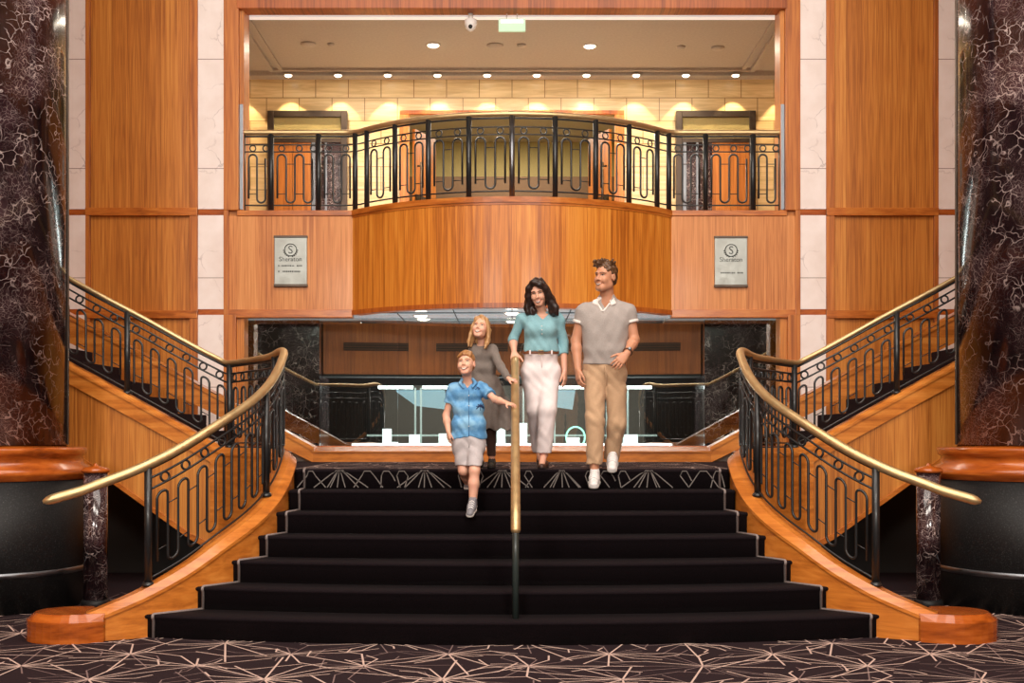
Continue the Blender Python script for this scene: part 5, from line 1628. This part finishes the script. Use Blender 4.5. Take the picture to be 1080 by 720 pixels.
# ================================================================= the girl
def girl():
    Y = 10.6
    P = lambda x, y, Y=Y: PW(x, y, Y)
    p = thing('person', (PW(511, 490, Y)[0], Y, LAND), 'girl in grey-brown long-sleeved dress standing behind the boy, looking up', 'person')
    sh = [P(500, 369), P(519, 368.5)]; el = [P(496, 392, 10.62), P(528.5, 387.5, 10.42)]; wr = [P(497, 412, 10.58), P(536.5, 399.5, 10.11)]
    hip = [P(505, 425, 10.62), P(516, 425, 10.62)]; kn = [P(505.5, 452, 10.66), P(517.5, 453, 10.57)]; an = [P(506, 482, 10.82), P(518.5, 482, 10.58)]
    hc = P(507, 346, 10.54); Rh = frame(14, 16, 7); sc = .86
    nb = P(508, 364.5, 10.6)
    b = SDF()
    torso(b, [(P(509.5, 375), .045, .060, .95), (P(510, 390), .040, .058, .95), (P(510.5, 408), .042, .062, 1), (P(510.5, 420), .045, .068, 1)], .05)
    for q in sh: b.cap(nb-Z3*.01, q, .028, .030, .03)
    b.cap(nb-Z3*.02, hc+np.array([.004, .02, -.05]), .034, .034, .02)
    for i in (0, 1):
        b.cap(sh[i], el[i], .031, .026, .02); b.cap(el[i], wr[i], .027, .018, .02)
        b.cap(hip[i], kn[i], .06, .042, .03); b.cap(kn[i], an[i], .042, .027, .02)
    T = add_head(b, hc, Rh, sc, child=True)
    # hand laid over the rail
    add_hand(b, wr[1], np.array([.80, -.60, -.22]), (-.0, -.3, 1), (-.3, -1, 0), .125, fr=.0066, curls=[(.35, .7, .5), (.4, .75, .5), (.5, .75, .5), (.6, .7, .5)], thumb_curl=.5)
    add_hand(b, wr[0], np.array([0, -.1, -1]), (-.9, -.3, 0), (.2, -1, 0), .125, (.25, .35, .3), fr=.0066)
    body = sdf_obj('body', b, SK_C, p, .0045, True)
    face(b, T, Rh, sc, body, LIP_M, H_G, True, .6, .9, .025)
    DR = cloth('grey_brown_jersey', (112, 102, 96), (132, 122, 115))
    s = SDF()
    torso(s, [(P(509.5, 374), .052, .068, 1), (P(510, 388), .048, .066, 1), (P(511, 402), .048, .068, 1)], .05)
    for q in sh: s.cap(nb-Z3*.022, q, .034, .040, .03)
    for i in (0, 1): s.cap(sh[i], el[i], .041, .036, .025); s.cap(el[i], wr[i], .036, .029, .02)
    # flared skirt
    for (y, hw_, r) in ((410, .055, .075), (422, .075, .088), (434, .095, .100), (446, .115, .105), (456, .125, .108)):
        c = P(514+(y-410)*.08, y); s.cap(c-X3*hw_, c+X3*hw_, r, r, .05)
    s.ops.append(('i', (lambda q, zc=P(510, 453)[2], X=P(514, 0)[0]: (zc+.10*(q[..., 0]-X)*0-q[..., 2])), None, None, 0))
    for i in (0, 1):
        d = nv(wr[i]-el[i]); e = el[i]+(wr[i]-el[i])*.95
        s.ops.append(('i', (lambda q, e=e, d=d: np.where(((q-e)**2).sum(-1) < .08**2, (q-e)@d, -1)), e-.12, e+.12, 0))
    s.cap(nb, nb+Z3*.1, .04, .05, 0, None, 's')
    zs = P(0, 405)[2]
    def pleat(q): return (np.clip((zs-q[..., 2])/.25, 0, 1)*.012*np.sin(q[..., 0]*62+1.2*np.sin(q[..., 2]*9))).astype(np.float32)
    s.fn(pleat); s.fn(folds(.0025, [((50, 9, 48), .3, 1), ((-60, 12, 40), 1.4, .7)]))
    sdf_obj('dress', s, DR, p, .005)
    s = SDF()
    for i in (0, 1): s.cap(hip[i]-Z3*.05, kn[i], .062, .048, .02); s.cap(kn[i], an[i], .048, .035, .02)
    s.plane(an[1]+Z3*.01, (0, 0, -1))
    sdf_obj('leggings', s, cloth('dark_brown_leggings', (58, 40, 34), (74, 54, 46)), p, .005)
    BT = (plain('dark_olive_boot', L((52, 46, 38)), .6), plain('boot_sole', L((30, 27, 24)), .7))
    shoe(p, P(519, 0, 10.64)*[1, 1, 0]+Z3*(LAND+.004), P(517.5, 0, 10.44)*[1, 1, 0]+Z3*(LAND+.004), (0, 0, 1), BT, wide=.036, high=.055, sole_h=.02, lace=BT[1])
    shoe(p, P(506, 0, 10.87)*[1, 1, 0]+Z3*(LAND+.04), P(506, 0, 10.68)*[1, 1, 0]+Z3*(LAND+.004), (0, -.2, 1), BT, wide=.036, high=.055, sole_h=.02, lace=BT[1])
    h = SDF()
    def E(c, r, k=.02, op='u'): h.ell(T(*c), np.array(r)*sc, Rh, k*sc, op)
    def Cn(pts, rs, k=.015): h.chain([T(*q) for q in pts], [r*sc for r in rs], k)
    E((0, .024, .042), (.083, .098, .085), 0); E((0, .085, -.05), (.072, .036, .10), .03)
    E((0, -.108, -.040), (.072, .084, .118), .012, 's')
    for sx in (-1, 1):
        Cn([(sx*.012, -.056, .112), (sx*.058, -.045, .078), (sx*.082, -.012, .0), (sx*.090, .005, -.08), (sx*.094, .0, -.15), (sx*.086, -.01, -.21)], [.012, .015, .016, .018, .018, .006])
        Cn([(sx*.070, .04, .0), (sx*.082, .045, -.10), (sx*.078, .04, -.18)], [.032, .028, .016])
    h.fn(folds(.0022, [((140, 30, 14), 0, 1), ((190, -50, 26), 1, .7)]))
    sdf_obj('hair', h, H_G, p, .0045)
girl()

# ================================================================= the boy
def boy():
    Y = 10.0
    P = lambda x, y, Y=Y: PW(x, y, Y)
    p = thing('person', (PW(495, 520, Y)[0], Y, R_*6), 'boy in blue short-sleeved shirt and pale shorts walking down the steps by the rail', 'person')
    sh = [P(478, 410), P(508.5, 409)]; el = [P(470.5, 438, 10.02), P(522.5, 421.5, 9.88)]; wr = [P(473, 455, 9.96), P(534, 425, 9.75)]
    hip = [P(486, 468, 10.02), P(502, 468, 10.02)]; kn = [P(489, 496, 9.99), P(500.5, 496, 9.88)]; an = [P(495.5, 511, 10.28), P(498.5, 530.5, 9.875)]
    hc = P(491.5, 383.5, 9.96); Rh = frame(10, 13, -4); sc = .87
    nb = P(493, 402.5, 10.02)
    b = SDF()
    torso(b, [(P(493.5, 416), .052, .062, .95), (P(494, 432), .050, .062, 1), (P(494, 448), .050, .064, 1), (P(494, 462, 10.02), .05, .068, 1)], .05)
    for q in sh: b.cap(nb-Z3*.01, q, .028, .031, .03)
    b.cap(nb-Z3*.02, hc+np.array([.004, .02, -.05]), .036, .036, .02)
    for i in (0, 1):
        b.cap(sh[i], el[i], .031, .027, .02); b.cap(el[i], el[i]+(wr[i]-el[i])*.35, .027, .028, .02); b.cap(el[i]+(wr[i]-el[i])*.35, wr[i], .028, .019, .02)
        b.cap(hip[i], kn[i], .058, .043, .03); b.cap(kn[i], kn[i]*.6+an[i]*.4, .040, .042, .02); b.cap(kn[i]*.6+an[i]*.4, an[i]-Z3*.02, .042, .028, .02)
    T = add_head(b, hc, Rh, sc, child=True)
    add_hand(b, wr[0], np.array([.08, -.12, -1]), (-.85, -.5, 0), (.3, -1, 0), .12, (.2, .35, .3), fr=.0064, thumb_curl=.4, thumb_out=.45)
    add_hand(b, wr[1], np.array([.085, -.085, -.022]), (.0, -.25, 1), (-.4, -1, 0), .125, fr=.0064, curls=[(.1, .35, .5), (.12, .4, .5), (.15, .4, .5), (.2, .4, .5)], thumb_curl=.3)
    body = sdf_obj('body', b, SK_C, p, .0045, True)
    face(b, T, Rh, sc, body, LIP_M, H_B, True, .62, 1.05, .028)
    # shirt
    t = NT('blue_print_cotton', .85, 0, .2)
    v = t.coord(); n = t.noise(v, 9, 4, .6).outputs['Fac']
    base = t.ramp(n, [(.38, L((84, 138, 186))), (.5, L((104, 160, 206))), (.64, L((142, 190, 222)))])
    t.color(base)
    s = SDF()
    for i in (0, 1): s.cap(sh[i], sh[i]+(el[i]-sh[i])*.75, .045, .050, .0)
    for i, fr_ in ((0, .55), (1, .62)):
        d = nv(el[i]-sh[i]); e = sh[i]+(el[i]-sh[i])*fr_
        s.ops.append(('i', (lambda q, e=e, d=d, sg=(-1 if i == 0 else 1), X=P(494, 0)[0]: np.where((q[..., 0]-X)*sg > 0, (q-e)@d, -1)), None, None, 0))
    torso(s, [(P(493.5, 415), .060, .070, 1), (P(494, 431), .062, .072, 1), (P(494.5, 447), .066, .076, 1), (P(494.5, 460, 10.02), .068, .082, 1)], .04)
    for q in sh: s.cap(nb-Z3*.024, q, .034, .040, .03)
    s.ops.append(('i', (lambda q, zc=P(0, 461.5)[2], X=P(494, 0)[0]: zc+.012*np.cos((q[..., 0]-X)*28)-q[..., 2]), None, None, 0))
    s.cap(nb, nb+Z3*.1, .042, .052, 0, None, 's')
    vneck(s, P(493.2, 0)[0], P(0, 409.5)[2], .7, 9.99, P(0, 400)[2])
    s.fn(folds(.0026, [((40, 9, 34), .4, 1), ((-56, 8, 36), 1.8, .8), ((110, 20, 70), 2.7, .8), ((-100, 20, 60), .7, .6)]))
    shirt = sdf_obj('shirt', s, t.m, p, .005)
    def onS(x, y):
        q = P(x, y, 9.7)
        for _ in range(80):
            v = float(s.val(q[None])[0])
            if v < .001 or q[1] > 10.05: break
            q = q+np.array([0, 1., 0])*min(max(v, .0005)*.7, .02)
        return q
    c = SDF()
    for a, m_, e_ in ((P(487.5, 399.5, 10.0), P(485.5, 404, 9.955), P(488.5, 408.5, 9.925)), (P(498.5, 399.5, 10.0), P(501.5, 403.5, 9.955), P(498.5, 408, 9.925))):
        c.cap(a, m_, .012, .014, .01); c.cap(m_, e_, .014, .009, .01)
    ring = [nb+np.array([.043*math.sin(a), .010+.036*math.cos(a), .008]) for a in np.linspace(-1.8, 1.8, 13)]
    for i in range(12): c.cap(ring[i], ring[i+1], .011, .011, .006)
    sdf_obj('collar', c, t.m, shirt, .0045)
    m = MB(); m.tube([Vector(onS(493.4, y)) for y in np.linspace(410, 460, 14)], .0028, 6); m.build('placket', plain('blue_seam', L((66, 112, 156)), .8), shirt)
    m = MB()
    for y in (416, 427, 438, 449): m.sphere(onS(493.4, y), .005, .004, .005, 8, 6)
    m.build('buttons', WSOLE, shirt)
    NAVY = plain('navy_print', L((34, 46, 84)), .85)
    def palm(x, y, r, fronds):
        m = MB()
        o = Vector(onS(x, y))
        for a in fronds:
            tip = [Vector(onS(x+r*k*math.cos(a), y-r*k*math.sin(a)+r*.35*k*k)) for k in (0, .4, .75, 1)]
            m.tube([q+Vector((0, -.001, 0)) for q in tip], [.004, .005, .004, .0015], 6)
        m.tube([Vector(onS(x+.3*k, y+k*r*1.0)) for k in (0, .5, 1)], .003, 6)
        return m
    palm(505.5, 427.5, 4.6, (.1, .7, 1.4, 2.2, 2.9, -.3, 3.5)).build('palm_print', NAVY, shirt)
    m = MB(); m.tube([Vector(onS(500+.9*k, 408.5+1.1*math.sin(k*1.7))) for k in range(7)], .003, 6); m.tube([Vector(onS(501.5+.8*k, 406.5+.4*k)) for k in range(5)], .0025, 6); m.build('pocket_print', NAVY, shirt)
    # shorts
    s = SDF()
    torso(s, [(P(494.5, 461, 10.02), .058, .074, 1), (P(494.5, 470, 10.03), .060, .078, 1)], .05)
    for i in (0, 1): s.cap(hip[i], kn[i]+(hip[i]-kn[i])*.05, .068, .060, .03)
    s.ops.append(('i', (lambda q, zc=P(0, 490.5)[2]: zc-q[..., 2]), None, None, 0)); s.plane(P(494, 456, 10), (0, 0, 1))
    s.fn(folds(.003, [((40, 9, 60), .4, 1), ((-50, 12, 46), 1.4, .8)]))
    so = sdf_obj('shorts', s, cloth('pale_grey_cotton', (176, 168, 170), (198, 190, 190)), p, .005)
    m = MB(); m.tube([P(494.8, 464, 9.93), P(494.8, 472, 9.935)], .003, 6); m.build('fly_seam', so.data.materials[0], so)
    # socks and sneakers
    SN = (plain('grey_canvas', L((128, 126, 132)), .7), WSOLE)
    for i, (hl, te, up) in enumerate(((P(496.5, 0, 10.34)*[1, 1, 0]+Z3*(R_*6+.004), P(492.5, 0, 10.14)*[1, 1, 0]+Z3*(R_*6+.004), (0, 0, 1)), (P(499.5, 0, 9.90)*[1, 1, 0]+Z3*.878, P(495, 0, 9.69)*[1, 1, 0]+Z3*.792, (0, -.35, 1)))):
        shoe(p, hl, te, up, SN, wide=.038, high=.056, sole_h=.020, lace=WSHOE)
        k = SDF(); u = nv(kn[i]-an[i]); k.cap(an[i]-u*.03, an[i]+u*.035, .031, .033, 0); k.plane(an[i]+u*.035, u)
        sdf_obj('sock', k, cloth('grey_sock', (150, 148, 156), (190, 188, 194), 300), p, .004)
    h = SDF()
    def E(c, r, k=.02, op='u'): h.ell(T(*c), np.array(r)*sc, Rh, k*sc, op)
    E((0, .022, .046), (.082, .098, .083), 0); E((0, .05, -.015), (.074, .06, .055), .03)
    E((0, -.115, -.010), (.086, .070, .085), .01, 's'); E((0, -.045, -.085), (.12, .085, .085), .012, 's')
    r2 = random.Random(8)
    for i in range(22):
        x = -.06+.12*i/21
        a = T(x*.8+.012, -.050+.02*r2.random(), .108-abs(x)*.35); c_ = T(x*1.02-.006, -.088-.004*r2.random()+abs(x)*.55, .074-abs(x)*.30+r2.uniform(-.008, .01))
        h.cap(a, c_, .014*sc, .006*sc, .008)
    h.fn(folds(.0022, [((130, 50, 80), 0, 1), ((-150, 60, 70), 1, .8)]))
    sdf_obj('hair', h, H_B, p, .0045)
boy()
